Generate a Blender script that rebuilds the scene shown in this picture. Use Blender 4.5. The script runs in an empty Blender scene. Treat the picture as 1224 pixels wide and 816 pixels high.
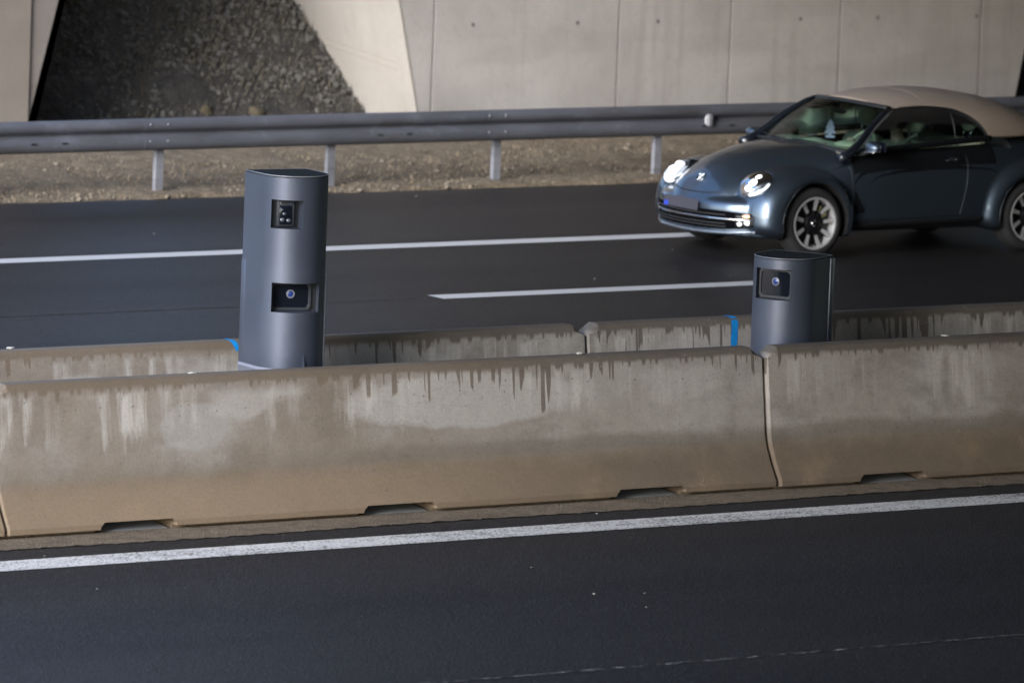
import bpy, bmesh, math, random
import numpy as np
from mathutils import Vector, Matrix
random.seed(7)
D = bpy.data
COL = bpy.context.scene.collection
SC = bpy.context.scene
R = math.radians

# ------------------------------------------------------------------ camera
yaw, pitch, roll, CH = .6162, .1245, .0394, 7.2288
F = Vector((math.sin(yaw)*math.cos(pitch), math.cos(yaw)*math.cos(pitch), -math.sin(pitch)))
Rt = Vector((math.cos(yaw), -math.sin(yaw), 0)); Up = Rt.cross(F)
R2 = Rt*math.cos(roll) + Up*math.sin(roll); U2 = -Rt*math.sin(roll) + Up*math.cos(roll)
cd = D.cameras.new('camera'); cam = D.objects.new('camera', cd); COL.objects.link(cam)
M = Matrix.Identity(4)
for i in range(3):
    M[i][0] = R2[i]; M[i][1] = U2[i]; M[i][2] = -F[i]
M[2][3] = CH
cam.matrix_world = M
cd.sensor_width = 36; cd.sensor_fit = 'HORIZONTAL'; cd.lens = 8425.38/1224*36
cd.clip_start = 1; cd.clip_end = 3000
cd.dof.use_dof = True; cd.dof.focus_distance = 51.2; cd.dof.aperture_fstop = 3.4
SC.camera = cam

# ------------------------------------------------------------------ light
SUN_EL, SUN_AZ = R(21), Vector((-.90, -.43, 0)).normalized()
w = D.worlds.new('World'); SC.world = w; w.use_nodes = True
nt = w.node_tree; bg = nt.nodes['Background']
sky = nt.nodes.new('ShaderNodeTexSky'); sky.sky_type = 'NISHITA'; sky.sun_disc = False
sky.sun_elevation = SUN_EL; sky.sun_rotation = math.atan2(SUN_AZ.x, SUN_AZ.y)
sky.air_density = 1.0; sky.dust_density = 1.0; sky.ozone_density = 3.0
nt.links.new(sky.outputs[0], bg.inputs[0]); bg.inputs[1].default_value = .15
sd = D.lights.new('sun', 'SUN'); sd.energy = 1.9; sd.angle = R(26); sd.color = (.97, .97, 1)
so = D.objects.new('sun', sd); COL.objects.link(so)
sv = Vector((SUN_AZ.x*math.cos(SUN_EL), SUN_AZ.y*math.cos(SUN_EL), math.sin(SUN_EL)))
so.rotation_euler = sv.to_track_quat('Z', 'Y').to_euler()
so.location = (0, 0, 60)
SC.view_settings.view_transform = 'Standard'; SC.view_settings.look = 'None'
SC.view_settings.exposure = 1.32; SC.view_settings.gamma = 1

# ------------------------------------------------------------------ helpers
def tag(o, label=None, cat=None, group=None, kind=None):
    if label: o['label'] = label
    if cat: o['category'] = cat
    if group: o['group'] = group
    if kind: o['kind'] = kind
    return o
def empty(name, loc=(0, 0, 0), rz=0):
    o = D.objects.new(name, None); COL.objects.link(o); o.location = loc; o.rotation_euler = (0, 0, rz)
    return o
def obj(name, bm, mat, parent=None, smooth=False, loc=None):
    bmesh.ops.recalc_face_normals(bm, faces=bm.faces[:])
    me = D.meshes.new(name); bm.to_mesh(me); bm.free()
    mats = mat if isinstance(mat, (list, tuple)) else [mat]
    for m in mats: me.materials.append(m)
    o = D.objects.new(name, me); COL.objects.link(o); o.parent = parent
    if loc: o.location = loc
    if smooth:
        me.shade_smooth()
        if smooth != True: me.set_sharp_from_angle(angle=R(smooth))
    return o
def npmesh(name, V, Fc, mat, parent=None, smooth=True, mi=None):
    me = D.meshes.new(name); me.from_pydata([tuple(map(float, v)) for v in V], [], [tuple(map(int, f)) for f in Fc])
    mats = mat if isinstance(mat, (list, tuple)) else [mat]
    for m in mats: me.materials.append(m)
    o = D.objects.new(name, me); COL.objects.link(o); o.parent = parent
    if smooth: me.shade_smooth()
    if smooth and smooth != True: me.set_sharp_from_angle(angle=R(smooth))
    return o
def box(bm, x0, x1, y0, y1, z0, z1, bev=0):
    vs = [bm.verts.new((x, y, z)) for x in (x0, x1) for y in (y0, y1) for z in (z0, z1)]
    fs = [bm.faces.new([vs[i] for i in f]) for f in ((0,1,3,2),(4,6,7,5),(0,4,5,1),(2,3,7,6),(0,2,6,4),(1,5,7,3))]
    if bev:
        es = list({e for f in fs for e in f.edges})
        bmesh.ops.bevel(bm, geom=es, offset=bev, segments=2, affect='EDGES', profile=.5)
def prism(bm, pts, axis, a0, a1):
    """pts in the plane normal to axis (axis 0:x,(y,z)  1:y,(x,z)  2:z,(x,y))"""
    def P(p, a):
        return {0: (a, p[0], p[1]), 1: (p[0], a, p[1]), 2: (p[0], p[1], a)}[axis]
    A = [bm.verts.new(P(p, a0)) for p in pts]; B = [bm.verts.new(P(p, a1)) for p in pts]
    n = len(pts); bm.faces.new(A[::-1]); bm.faces.new(B)
    for i in range(n): bm.faces.new((A[i], A[(i+1) % n], B[(i+1) % n], B[i]))
def tube(bm, pts, r, seg=8, closed=False, cap=True):
    pts = [Vector(p) for p in pts]; n = len(pts); rings = []
    up0 = None
    for i, p in enumerate(pts):
        a = pts[i-1] if (i > 0 or closed) else p; b = pts[(i+1) % n] if (i < n-1 or closed) else p
        t = (b-a).normalized()
        if up0 is None: up0 = Vector((0, 0, 1)) if abs(t.z) < .9 else Vector((1, 0, 0))
        s = t.cross(up0).normalized(); u = s.cross(t); up0 = u
        rr = r[i] if isinstance(r, (list, tuple)) else r
        rings.append([bm.verts.new(p + (s*math.cos(k*2*math.pi/seg)+u*math.sin(k*2*math.pi/seg))*rr) for k in range(seg)])
    m = n if closed else n-1
    for i in range(m):
        A, B = rings[i], rings[(i+1) % n]
        for k in range(seg): bm.faces.new((A[k], A[(k+1) % seg], B[(k+1) % seg], B[k]))
    if cap and not closed:
        bm.faces.new(rings[0][::-1]); bm.faces.new(rings[-1])
def lathe(bm, prof, axis='y', c=(0, 0, 0), seg=48):
    """prof: (r, a) pairs along axis"""
    rings = []
    for r_, a in prof:
        ring = []
        for k in range(seg):
            t = 2*math.pi*k/seg; x, y = r_*math.cos(t), r_*math.sin(t)
            v = (x, a, y) if axis == 'y' else (x, y, a)
            ring.append(bm.verts.new((v[0]+c[0], v[1]+c[1], v[2]+c[2])))
        rings.append(ring)
    for A, B in zip(rings, rings[1:]):
        for k in range(seg): bm.faces.new((A[k], A[(k+1) % seg], B[(k+1) % seg], B[k]))
def ellipsoid(bm, c, s, seg=20, rot=None):
    r = bmesh.ops.create_uvsphere(bm, u_segments=seg, v_segments=seg//2+2, radius=1)
    for v in r['verts']:
        p = Vector((v.co.x*s[0], v.co.y*s[1], v.co.z*s[2]))
        if rot: p = rot @ p
        v.co = p + Vector(c)
def boolean(o, cutters, op='DIFFERENCE'):
    """evaluate the boolean once and keep the result as a plain mesh"""
    for c in cutters:
        m = o.modifiers.new('b', 'BOOLEAN'); m.object = c; m.operation = op; m.solver = 'EXACT'
    bpy.context.view_layer.update()
    dg = bpy.context.evaluated_depsgraph_get()
    me = D.meshes.new_from_object(o.evaluated_get(dg)); old = o.data
    o.modifiers.clear(); o.data = me
    for c in cutters: D.objects.remove(c)
    return o

# ------------------------------------------------------------------ node maths
class N:
    def __init__(s, name, rough=.6, metal=0, coat=0):
        s.m = D.materials.new(name); s.m.use_nodes = True; s.t = s.m.node_tree
        s.b = s.t.nodes['Principled BSDF']; s.b.inputs['Roughness'].default_value = rough
        s.b.inputs['Metallic'].default_value = metal; s.b.inputs['Coat Weight'].default_value = coat
        s._pos = None
    def n(s, t): return s.t.nodes.new(t)
    def set(s, inp, v):
        if isinstance(v, bpy.types.NodeSocket): s.t.links.new(v, inp)
        elif isinstance(v, (tuple, list)) and len(v) == 3 and inp.type == 'RGBA': inp.default_value = (*v, 1)
        else: inp.default_value = v
    @property
    def pos(s):
        if s._pos is None: s._pos = s.n('ShaderNodeNewGeometry').outputs['Position']
        return s._pos
    def objco(s): return s.n('ShaderNodeTexCoord').outputs['Object']
    def xyz(s, v):
        x = s.n('ShaderNodeSeparateXYZ'); s.set(x.inputs[0], v); return x.outputs
    def M(s, op, a, b=0., c=None):
        x = s.n('ShaderNodeMath'); x.operation = op; s.set(x.inputs[0], a); s.set(x.inputs[1], b)
        if c is not None: s.set(x.inputs[2], c)
        return x.outputs[0]
    def vs(s, v, sc, off=(0, 0, 0)):
        x = s.n('ShaderNodeVectorMath'); x.operation = 'MULTIPLY_ADD'; s.set(x.inputs[0], v); x.inputs[1].default_value = sc; x.inputs[2].default_value = off
        return x.outputs[0]
    def noise(s, v, scale=1, det=3, rough=.55, sc=None, off=(0, 0, 0)):
        if sc or off != (0, 0, 0): v = s.vs(v, sc or (1, 1, 1), off)
        x = s.n('ShaderNodeTexNoise'); s.set(x.inputs['Vector'], v); x.inputs['Scale'].default_value = scale
        x.inputs['Detail'].default_value = det; x.inputs['Roughness'].default_value = rough
        return x.outputs['Fac']
    def vor(s, v, scale, feat='F1'):
        x = s.n('ShaderNodeTexVoronoi'); s.set(x.inputs['Vector'], v); x.inputs['Scale'].default_value = scale; x.feature = feat
        return x
    def ss(s, v, a, b, lo=0., hi=1.):
        x = s.n('ShaderNodeMapRange'); x.interpolation_type = 'SMOOTHSTEP'; s.set(x.inputs[0], v)
        x.inputs[1].default_value = a; x.inputs[2].default_value = b; x.inputs[3].default_value = lo; x.inputs[4].default_value = hi
        return x.outputs[0]
    def mix(s, f, a, b, mode='MIX'):
        x = s.n('ShaderNodeMix'); x.data_type = 'RGBA'; x.blend_type = mode
        s.set(x.inputs[0], f); s.set(x.inputs[6], a); s.set(x.inputs[7], b)
        return x.outputs[2]
    def col(s, c): s.set(s.b.inputs['Base Color'], c); return s
    def rgh(s, v): s.set(s.b.inputs['Roughness'], v); return s
    def bump(s, h, d=.01, st=1.):
        x = s.n('ShaderNodeBump'); s.set(x.inputs['Height'], h); x.inputs['Distance'].default_value = d; x.inputs['Strength'].default_value = st
        s.t.links.new(x.outputs[0], s.b.inputs['Normal']); return s

def simple(name, c, rough=.6, metal=0, coat=0, var=.15, scale=8, bump=0):
    k = N(name, rough, metal, coat); p = k.objco()
    f = k.noise(p, scale, 4)
    lo = tuple(x*(1-var) for x in c); hi = tuple(x*(1+var) for x in c)
    k.col(k.mix(f, lo, hi))
    if bump: k.bump(k.noise(p, scale*10, 3), bump)
    return k.m
def emis(name, c, st):
    k = N(name); k.col((.8, .8, .8)); k.b.inputs['Emission Color'].default_value = (*c, 1); k.b.inputs['Emission Strength'].default_value = st
    return k.m

# ---- asphalt
def asphalt(name, base, warm, rough, streak=.5, grain=1., spec=.35):
    k = N(name, rough); k.b.inputs['Specular IOR Level'].default_value = spec; p = k.pos
    g = k.noise(p, 62, 2, .8); g2 = k.noise(p, 27, 3, .75); big = k.noise(p, .6, 4, sc=(.25, 1, 1)); lane = k.noise(p, .55, 1, sc=(.03, 1, 1))
    c = k.mix(k.ss(big, .36, .64), base, warm)
    c = k.mix(k.ss(lane, .38, .62), c, k.mix(1., c, (.86, .86, .88), 'MULTIPLY'))
    c = k.mix(k.ss(g, .46, .66), c, tuple(min(1, b*(1+1.5*grain)) for b in base))
    c = k.mix(k.ss(g2, .55, .68, 0, .5), c, (.012, .012, .013))
    va = k.vor(p, 75); ag = k.xyz(va.outputs['Color'])[0]
    c = k.mix(k.ss(ag, .80, .95, 0, .8), c, tuple(b*3.4*grain+b for b in base)); c = k.mix(k.ss(ag, .0, .25, .6, 0), c, (.006, .007, .009))
    v = k.vor(p, 26); spot = k.M('LESS_THAN', v.outputs['Distance'], .09)
    rnd = k.xyz(v.outputs['Color'])[0]
    c = k.mix(k.M('MULTIPLY', spot, k.ss(rnd, .88, .93, 0, .5)), c, (.22, .22, .22))
    k.col(c)
    k.rgh(k.M('ADD', k.ss(lane, .3, .7, rough-.03, rough+.03), k.ss(g, .3, .8, -.06, .1)))
    h = k.M('ADD', g, k.M('MULTIPLY', g2, .8)); k.bump(h, .012*grain)
    return k.m
ASPH_N = asphalt('near_asphalt', (.0155, .0155, .0185), (.031, .0295, .0315), .62)
ASPH_F = asphalt('far_asphalt', (.0150, .0135, .0145), (.0215, .0190, .0185), .50, grain=.6, spec=.22)
def paint(name, worn):
    k = N(name, .6); p = k.pos
    a = k.noise(p, 42, 3, .85); b = k.noise(p, 9, 4, .6); l = k.noise(p, 2, 4, sc=(.3, 3, 1))
    m = k.ss(k.M('ADD', a, k.M('MULTIPLY', k.M('SUBTRACT', k.M('ADD', b, l), 1.), .25)), worn, worn+.035)
    k.col(k.mix(m, (.06, .06, .065), (.86, .86, .87) if name[0] == 'w' else (.60, .60, .61))); k.bump(a, .003)
    return k.m
PAINT_N = paint('worn_line_paint', .435); PAINT_F = paint('line_paint', .30)

# ---- precast concrete barrier: grey brown, wet top with drips, pale lime streaks, brown foot
def barrier_mat():
    k = N('stained_precast_concrete', .72); p = k.pos; x, y, z = k.xyz(p)
    n1 = k.noise(p, 1.1, 4); n2 = k.noise(p, 7, 5, .6); n3 = k.noise(p, 55, 3, .7)
    brown = k.mix(n2, (.180, .144, .110), (.252, .206, .162)); grey = k.mix(n2, (.29, .272, .252), (.42, .40, .375))
    xr = k.ss(x, 26.5, 29.6)
    mott = k.noise(p, 1, 5, .7, sc=(2.2, 1, 3.2), off=(9, 0, 1)); brown = k.mix(k.ss(mott, .42, .66, 0, .5), brown, (.160, .126, .094)); grey = k.mix(k.ss(mott, .45, .68, 0, .55), grey, (.20, .18, .162))
    gz = k.ss(z, .30, .42)
    gf = k.M('MULTIPLY', gz, k.M('ADD', k.M('ADD', k.M('MULTIPLY', xr, .6), .25), k.ss(n1, .42, .66, 0, .45)))
    gf = k.M('MINIMUM', gf, 1.)
    c = k.mix(gf, brown, grey)
    # big pale patches with a curved lower edge
    pp = k.noise(p, 1, 3, .5, sc=(.75, 1, 1.6), off=(3.3, 0, .7))
    ex = k.M('DIVIDE', k.M('SUBTRACT', x, 27.75), 1.05); ez = k.M('DIVIDE', k.M('SUBTRACT', z, .74), .20); e2 = k.M('ADD', k.M('ADD', k.M('MULTIPLY', ex, ex), k.M('MULTIPLY', ez, ez)), k.M('MULTIPLY', k.noise(p, 5, 4, .6), .9))
    fx = k.M('DIVIDE', k.M('SUBTRACT', x, 25.55), .30); fz = k.M('DIVIDE', k.M('SUBTRACT', z, .66), .17); f2 = k.M('ADD', k.M('ADD', k.M('MULTIPLY', fx, fx), k.M('MULTIPLY', fz, fz)), k.M('MULTIPLY', k.noise(p, 9, 3), .9))
    c = k.mix(k.ss(e2, 1.5, 1.1, 0, .75), c, (.44, .425, .405)); c = k.mix(k.ss(f2, 1.5, 1.15, 0, .6), c, (.36, .35, .335))
    patch = k.M('MULTIPLY', k.ss(pp, .55, .62), k.M('MULTIPLY', k.ss(z, .42, .5), k.ss(z, .84, .93, 1, 0)))
    c = k.mix(k.M('MULTIPLY', patch, .7), c, (.42, .40, .38))
    # lime streaks running down
    s1 = k.noise(p, 1, 3, .62, sc=(11, 1, .9)); s2 = k.noise(p, 1, 2, .5, sc=(1.5, 1, .3), off=(7, 0, 0)); s3 = k.noise(p, 1, 3, .6, sc=(9, 1, 2.2), off=(1, 0, 2))
    low = k.M('ADD', .22, k.M('MULTIPLY', s3, .66))
    wz = k.M('MULTIPLY', k.ss(k.M('SUBTRACT', z, low), 0, .16), k.ss(k.M('ADD', z, k.M('MULTIPLY', s1, .25)), 1.03, 1.08, 1, 0))
    st = k.M('MULTIPLY', k.ss(s1, .43, .68), k.ss(s2, .38, .58))
    c = k.mix(k.M('MULTIPLY', k.M('MULTIPLY', st, wz), .85), c, (.52, .50, .475))
    # foot: warm mud-brown splash band
    foot = k.ss(k.M('ADD', z, k.M('MULTIPLY', n2, .10)), .26, .42, 1, 0)
    c = k.mix(k.M('MULTIPLY', foot, .7), c, k.mix(xr, (.255, .190, .128), (.135, .105, .078)))
    c = k.mix(k.M('MULTIPLY', k.ss(n1, .5, .7), k.M('MULTIPLY', foot, .4)), c, (.34, .25, .165))
    bz = k.M('ADD', z, k.M('MULTIPLY', k.M('SUBTRACT', n1, .5), .12)); brk_shade = k.M('MULTIPLY', k.ss(bz, .30, .37), k.ss(bz, .40, .47, 1, 0))
    c = k.mix(k.M('MULTIPLY', brk_shade, k.ss(x, 25.5, 29, .15, .55)), c, (.135, .115, .095))  # slope shading at the profile break, painted in as a dark line
    # wet dark top band with drips of uneven length
    d1 = k.noise(p, 1, 1, .5, sc=(24, 1, 1.1), off=(0, 0, 4)); d2 = k.noise(p, 1, 2, .5, sc=(.9, 1, .1), off=(5, 0, 0)); d3 = k.noise(p, 1, 1, .5, sc=(6.5, 1, .1), off=(2, 0, 3))
    ln = k.M('MULTIPLY', k.ss(d1, .53, .60), k.M('ADD', .03, k.M('MULTIPLY', k.M('MULTIPLY', k.ss(d2, .44, .56), k.ss(d3, .42, .66)), k.M('ADD', .10, k.M('MULTIPLY', xr, .30)))))
    edge = k.M('SUBTRACT', k.M('SUBTRACT', .965, ln), k.M('MULTIPLY', n2, .05))
    wet = k.ss(k.M('SUBTRACT', z, edge), -.010, .022)
    c = k.mix(k.M('MULTIPLY', wet, .78), c, k.mix(xr, (.165, .128, .095), (.095, .078, .064)))
    # fine pores and grain
    c = k.mix(k.ss(n3, .35, .7, .0, .30), c, k.mix(1., c, (.6, .58, .55), 'MULTIPLY'))
    v = k.vor(p, 13); pore = k.M('MULTIPLY', k.M('LESS_THAN', v.outputs['Distance'], .10), k.ss(k.xyz(v.outputs['Color'])[1], .80, .84))
    c = k.mix(k.M('MULTIPLY', pore, .6), c, (.10, .085, .07))
    # scuffs: thin light scratches
    sc_ = k.noise(p, 1, 3, .7, sc=(3.2, 1, 6.5), off=(2, 0, 9)); scf = k.M('MULTIPLY', k.ss(k.M('ABSOLUTE', k.M('SUBTRACT', sc_, .5)), 0., .006, 1, 0), k.ss(n1, .56, .62))
    c = k.mix(k.M('MULTIPLY', scf, .45), c, (.5, .46, .42))
    cr = k.noise(p, 1, 4, .75, sc=(1.1, 1, 5.5), off=(4, 0, 6)); crk = k.M('MULTIPLY', k.ss(k.M('ABSOLUTE', k.M('SUBTRACT', cr, .5)), 0., .004, 1, 0), k.ss(k.noise(p, .8, 2, off=(6, 0, 0)), .5, .56))
    c = k.mix(k.M('MULTIPLY', crk, .35), c, (.09, .075, .06))
    sp = k.noise(p, 30, 3, .8, off=(1, 0, 1)); c = k.mix(k.ss(sp, .62, .70, 0, .35), c, (.12, .10, .085))
    k.col(c); k.rgh(k.M('SUBTRACT', .78, k.M('MULTIPLY', wet, .22)))
    k.bump(k.M('ADD', k.M('MULTIPLY', n3, .3), n2), .004)
    return k.m
BARR = barrier_mat()
def conc(name, a, b, stain, sc=1.):
    k = N(name, .85); p = k.pos
    n1 = k.noise(p, .9*sc, 5, .6); n2 = k.noise(p, 14, 4, .65); s = k.noise(p, 1, 3, .6, sc=(4.5, 4.5, .35)); l = k.noise(p, 1, 3, .5, sc=(.4, .4, 2.4))
    c = k.mix(k.ss(n1, .3, .7), a, b); c = k.mix(k.ss(s, .5, .7, 0, .4), c, stain)
    c = k.mix(k.ss(l, .5, .68, 0, .35), c, stain)
    c = k.mix(k.ss(n2, .5, .8, 0, .3), c, tuple(x*.75 for x in a))
    k.col(c); k.bump(n2, .004)
    return k.m
WALL = conc('wall_concrete', (.38, .355, .338), (.475, .45, .43), (.31, .286, .27))
WALL_L = conc('old_wall_concrete', (.215, .19, .17), (.26, .232, .21), (.18, .155, .135))
WING = conc('pale_reveal_concrete', (.375, .345, .305), (.425, .39, .35), (.32, .29, .255))
DECKC = conc('deck_concrete', (.22, .21, .20), (.28, .27, .26), (.18, .17, .16))
STRIPM = None
def gravel(name, a, b, c_, sc=30):
    k = N(name, .9); p = k.pos
    v = k.vor(p, sc); n = k.noise(p, 5, 4, .7); n2 = k.noise(p, sc*2, 3, .7)
    c = k.mix(k.xyz(v.outputs['Color'])[0], a, b); c = k.mix(k.ss(n, .45, .65, 0, .7), c, c_)
    c = k.mix(k.ss(n2, .5, .75, 0, .4), c, tuple(x*.45 for x in a))
    k.col(c); k.bump(k.M('ADD', v.outputs['Distance'], n2), .012)
    return k.m
STRIPM = gravel('brown_joint_grit', (.17, .135, .10), (.27, .22, .165), (.13, .105, .08), 55)
DIRT = gravel('dry_verge_soil', (.16, .125, .085), (.25, .20, .14), (.12, .095, .065), 28)
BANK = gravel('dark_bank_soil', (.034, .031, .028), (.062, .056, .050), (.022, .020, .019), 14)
GROUND = gravel('field_soil', (.13, .11, .08), (.18, .16, .11), (.10, .10, .06), 3)
def steel(name, c, rough, metal=.6):
    k = N(name, rough, metal); p = k.pos
    n = k.noise(p, 3, 4, sc=(.5, 1, 1.5)); n2 = k.noise(p, 40, 3)
    c1 = k.mix(n, tuple(x*.75 for x in c), tuple(x*1.2 for x in c)); c1 = k.mix(k.ss(n2, .5, .8, 0, .25), c1, tuple(x*.6 for x in c)); dv = k.noise(p, 1, 4, .65, sc=(1.5, 1, 14)); c1 = k.mix(k.ss(dv, .5, .66, 0, .45), c1, (.10, .095, .09)); c1 = k.mix(k.ss(k.noise(p, 2.3, 5, .7, off=(4, 0, 0)), .56, .68, 0, .35), c1, tuple(min(1, x*1.7) for x in c))
    k.col(c1); k.rgh(k.ss(n, .3, .7, rough-.08, rough+.1)); return k.m
GALV = steel('galvanised_steel', (.15, .158, .188), .55, .4)
GALVP = steel('galvanised_post_steel', (.30, .31, .35), .5, .35)
def towerm():
    k = N('slate_tower_lacquer', .40, .55); p = k.pos
    n = k.noise(p, 2.5, 4); s = k.noise(p, 1, 3, .6, sc=(18, 18, 1.2)); g = k.noise(p, 90, 2)
    c = k.mix(n, (.086, .102, .146), (.106, .124, .172)); c = k.mix(k.ss(s, .55, .72, 0, .22), c, (.11, .12, .15))
    v = k.vor(p, 30); d = k.M('MULTIPLY', k.M('LESS_THAN', v.outputs['Distance'], .08), k.ss(k.xyz(v.outputs['Color'])[0], .9, .93))
    c = k.mix(k.M('MULTIPLY', d, .5), c, (.3, .32, .36))
    k.col(c); k.rgh(k.ss(n, .3, .7, .36, .46)); k.bump(g, .0006); k.b.inputs['Specular IOR Level'].default_value = .6
    return k.m
TOWER = towerm()
TLID = N('shaded_tower_lid', .75).col((.010, .012, .016)).m; TLID.node_tree.nodes['Principled BSDF'].inputs['Specular IOR Level'].default_value = .25  # near black: the dark deck's reflection is painted into the lid colour
TDARK = simple('tower_recess_black', (.012, .014, .018), .5)
DEVM = simple('device_plastic', (.04, .045, .055), .35)
PANE = N('dark_camera_glass', .06, 0, 1).col((.006, .008, .014)).m
LENSB = N('blue_lens_glass', .08, 0, 1).col((.02, .05, .25)).m
CHROME = N('chrome_trim', .16, 1).col((.75, .76, .78)).m
BULBM = N('frosted_bulb', .4, .6).col((.20, .22, .26)).m
CHIP = simple('pale_stone_chip', (.48, .46, .43), .8)
BLUEP = simple('blue_spray_paint', (.006, .26, .70), .6, var=.15, scale=30)
WHITER = N('white_reflector', .3).col((.85, .86, .88)).m
def carpaint():
    k = N('blue_grey_car_paint', .38, .88, 1.0); p = k.objco(); n = k.noise(p, 900, 1)
    k.col(k.mix(n, (.105, .142, .195), (.135, .178, .235))); k.b.inputs['Coat Roughness'].default_value = .05
    return k.m
CARP = carpaint()
BLACKT = simple('black_trim', (.014, .015, .017), .45)
WELL = simple('wheel_well_black', (.008, .008, .009), .9)
RUB = simple('tyre_rubber', (.022, .022, .024), .75, bump=.001)
ALLOY = N('machined_alloy', .38, .6).col((.78, .79, .81)).m
ALLOYD = N('black_alloy', .35, .5).col((.02, .021, .024)).m
WAIST = N('matt_waist_black', .85).col((.006, .007, .009)).m; WAIST.node_tree.nodes['Principled BSDF'].inputs['Specular IOR Level'].default_value = .1
BLACKP = N('dark_pillar_paint', .3, .3, .6).col((.012, .016, .024)).m
CLOTH = (lambda k: (k.col(k.mix(k.noise(k.objco(), 160, 3, .7), (.30, .24, .20), (.39, .325, .275))), k.bump(k.noise(k.objco(), 500, 2), .001), k.m)[-1])(N('beige_canvas', .9))
CREAM = simple('cream_leather', (.72, .67, .52), .5, var=.08)
INTD = simple('dark_cabin_trim', (.02, .021, .024), .7)
AMBER = emis('amber_indicator', (1, .38, .05), .9)
LAMP = emis('headlamp_light', (.95, .97, 1.0), 1.5)
LAMPD = emis('running_light', (.9, .95, 1.0), .8)
def glass(name, tint, refl=.9):
    k = N(name); t = k.t; t.nodes.remove(k.b)
    tr = t.nodes.new('ShaderNodeBsdfTransparent'); tr.inputs[0].default_value = (*tint, 1)
    gl = t.nodes.new('ShaderNodeBsdfGlossy'); gl.inputs['Roughness'].default_value = .03; gl.inputs[0].default_value = (refl, refl, refl, 1)
    fr = t.nodes.new('ShaderNodeFresnel'); fr.inputs[0].default_value = 1.5
    mx = t.nodes.new('ShaderNodeMixShader'); t.links.new(fr.outputs[0], mx.inputs[0]); t.links.new(tr.outputs[0], mx.inputs[1]); t.links.new(gl.outputs[0], mx.inputs[2])
    t.links.new(mx.outputs[0], t.nodes['Material Output'].inputs[0]); return k.m
WGLASS = glass('windscreen_glass', (.60, .77, .71)); SGLASS = glass('side_glass', (.27, .36, .35)); LGLASS = glass('lamp_glass', (.9, .93, .95))

# ------------------------------------------------------------------ ground, roads, lines
def sheet(name, x0, x1, y0, y1, z, mat, nx=1, ny=1):
    bm = bmesh.new()
    V = [[bm.verts.new((x0+(x1-x0)*i/nx, y0+(y1-y0)*j/ny, z)) for j in range(ny+1)] for i in range(nx+1)]
    for i in range(nx):
        for j in range(ny): bm.faces.new((V[i][j], V[i+1][j], V[i+1][j+1], V[i][j+1]))
    return tag(obj(name, bm, mat), kind='structure')
sheet('ground', -1500, 1500, -1500, 1500, -.05, GROUND)
sheet('near_road', -400, 400, 24, 39.18, -.004, ASPH_N)
sheet('far_road', -400, 400, 41.30, 57.36, -.004, ASPH_F)
# ragged brown joint strip under the barriers
bm = bmesh.new(); N_ = 900
A = [bm.verts.new((15+i*.03, 39.165 + .012*math.sin(i*.9)+random.uniform(-.012, .012) + .02*math.sin(i*.05), .002)) for i in range(N_)]
B = [bm.verts.new((15+i*.03, 41.32, .002)) for i in range(N_)]
for i in range(N_-1): bm.faces.new((A[i], A[i+1], B[i+1], B[i]))
tag(obj('median_strip', bm, STRIPM), kind='structure')
sheet('edge_line', -400, 400, 38.45, 38.80, 0., PAINT_N)
sheet('far_edge_line', -400, 400, 53.13, 53.42, 0., PAINT_F)
for i in range(-1, 2): sheet('lane_dash', 34.5+12*i*1.0, 34.5+12*i+3.95, 49.76, 50.02, 0., PAINT_F) if i != -1 else None
JOINT = (lambda k: (k.col(k.mix(k.ss(k.noise(k.pos, 1, 4, .7, sc=(9, 60, 1)), .52, .60), (.024, .024, .027), (.42, .42, .42))), k.m)[-1])(N('chalky_joint', .8))
sheet('paver_joint', 15, 60, 33.92, 33.96, 0., JOINT)
JOINT2 = (lambda k: (k.col(k.mix(k.ss(k.noise(k.pos, 1, 4, .7, sc=(6, 60, 1)), .5, .62), (.028, .027, .028), (.15, .14, .13))), k.m)[-1])(N('faint_joint', .8))
sheet('far_paver_joint', 20, 34.3, 49.84, 49.875, 0., JOINT2)
# loose specks on the asphalt
_t = bmesh.new(); bmesh.ops.create_icosphere(_t, subdivisions=1, radius=1); _t.verts.index_update()
ICOV = [tuple(v.co) for v in _t.verts]; ICOF = [tuple(v.index for v in f.verts) for f in _t.faces]; _t.free()
def stones(bm, x, y, z, s, flat=.6):
    a = random.uniform(0, 6.28); ca, sa = math.cos(a), math.sin(a); sx, sy, sz = s*random.uniform(.7, 1.3), s*random.uniform(.6, 1), s*flat*random.uniform(.7, 1.2)
    V = []
    for vx, vy, vz in ICOV:
        j = random.uniform(.75, 1.15); px, py, pz = vx*sx*j, vy*sy*j, vz*sz*j
        V.append(bm.verts.new((x+px*ca-py*sa, y+px*sa+py*ca, z+pz)))
    for f in ICOF: bm.faces.new([V[i] for i in f])
bm = bmesh.new()
for _ in range(90):
    far = random.random() < .6
    y = random.uniform(41.9, 57.2) if far else random.uniform(33, 39.4)
    if not far and random.random() < .6: y = random.uniform(38.85, 39.5)
    u = random.uniform(-6, 13); x = y*.71 + u
    stones(bm, x, y, .003, random.choice((.004, .006, .008, .012)), .5)
tag(obj('road_grit', bm, simple('dull_grit', (.20, .19, .18), .8, var=.5, scale=2)), kind='stuff', label='pale grit and stone chips scattered over the dark asphalt', cat='grit')

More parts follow.
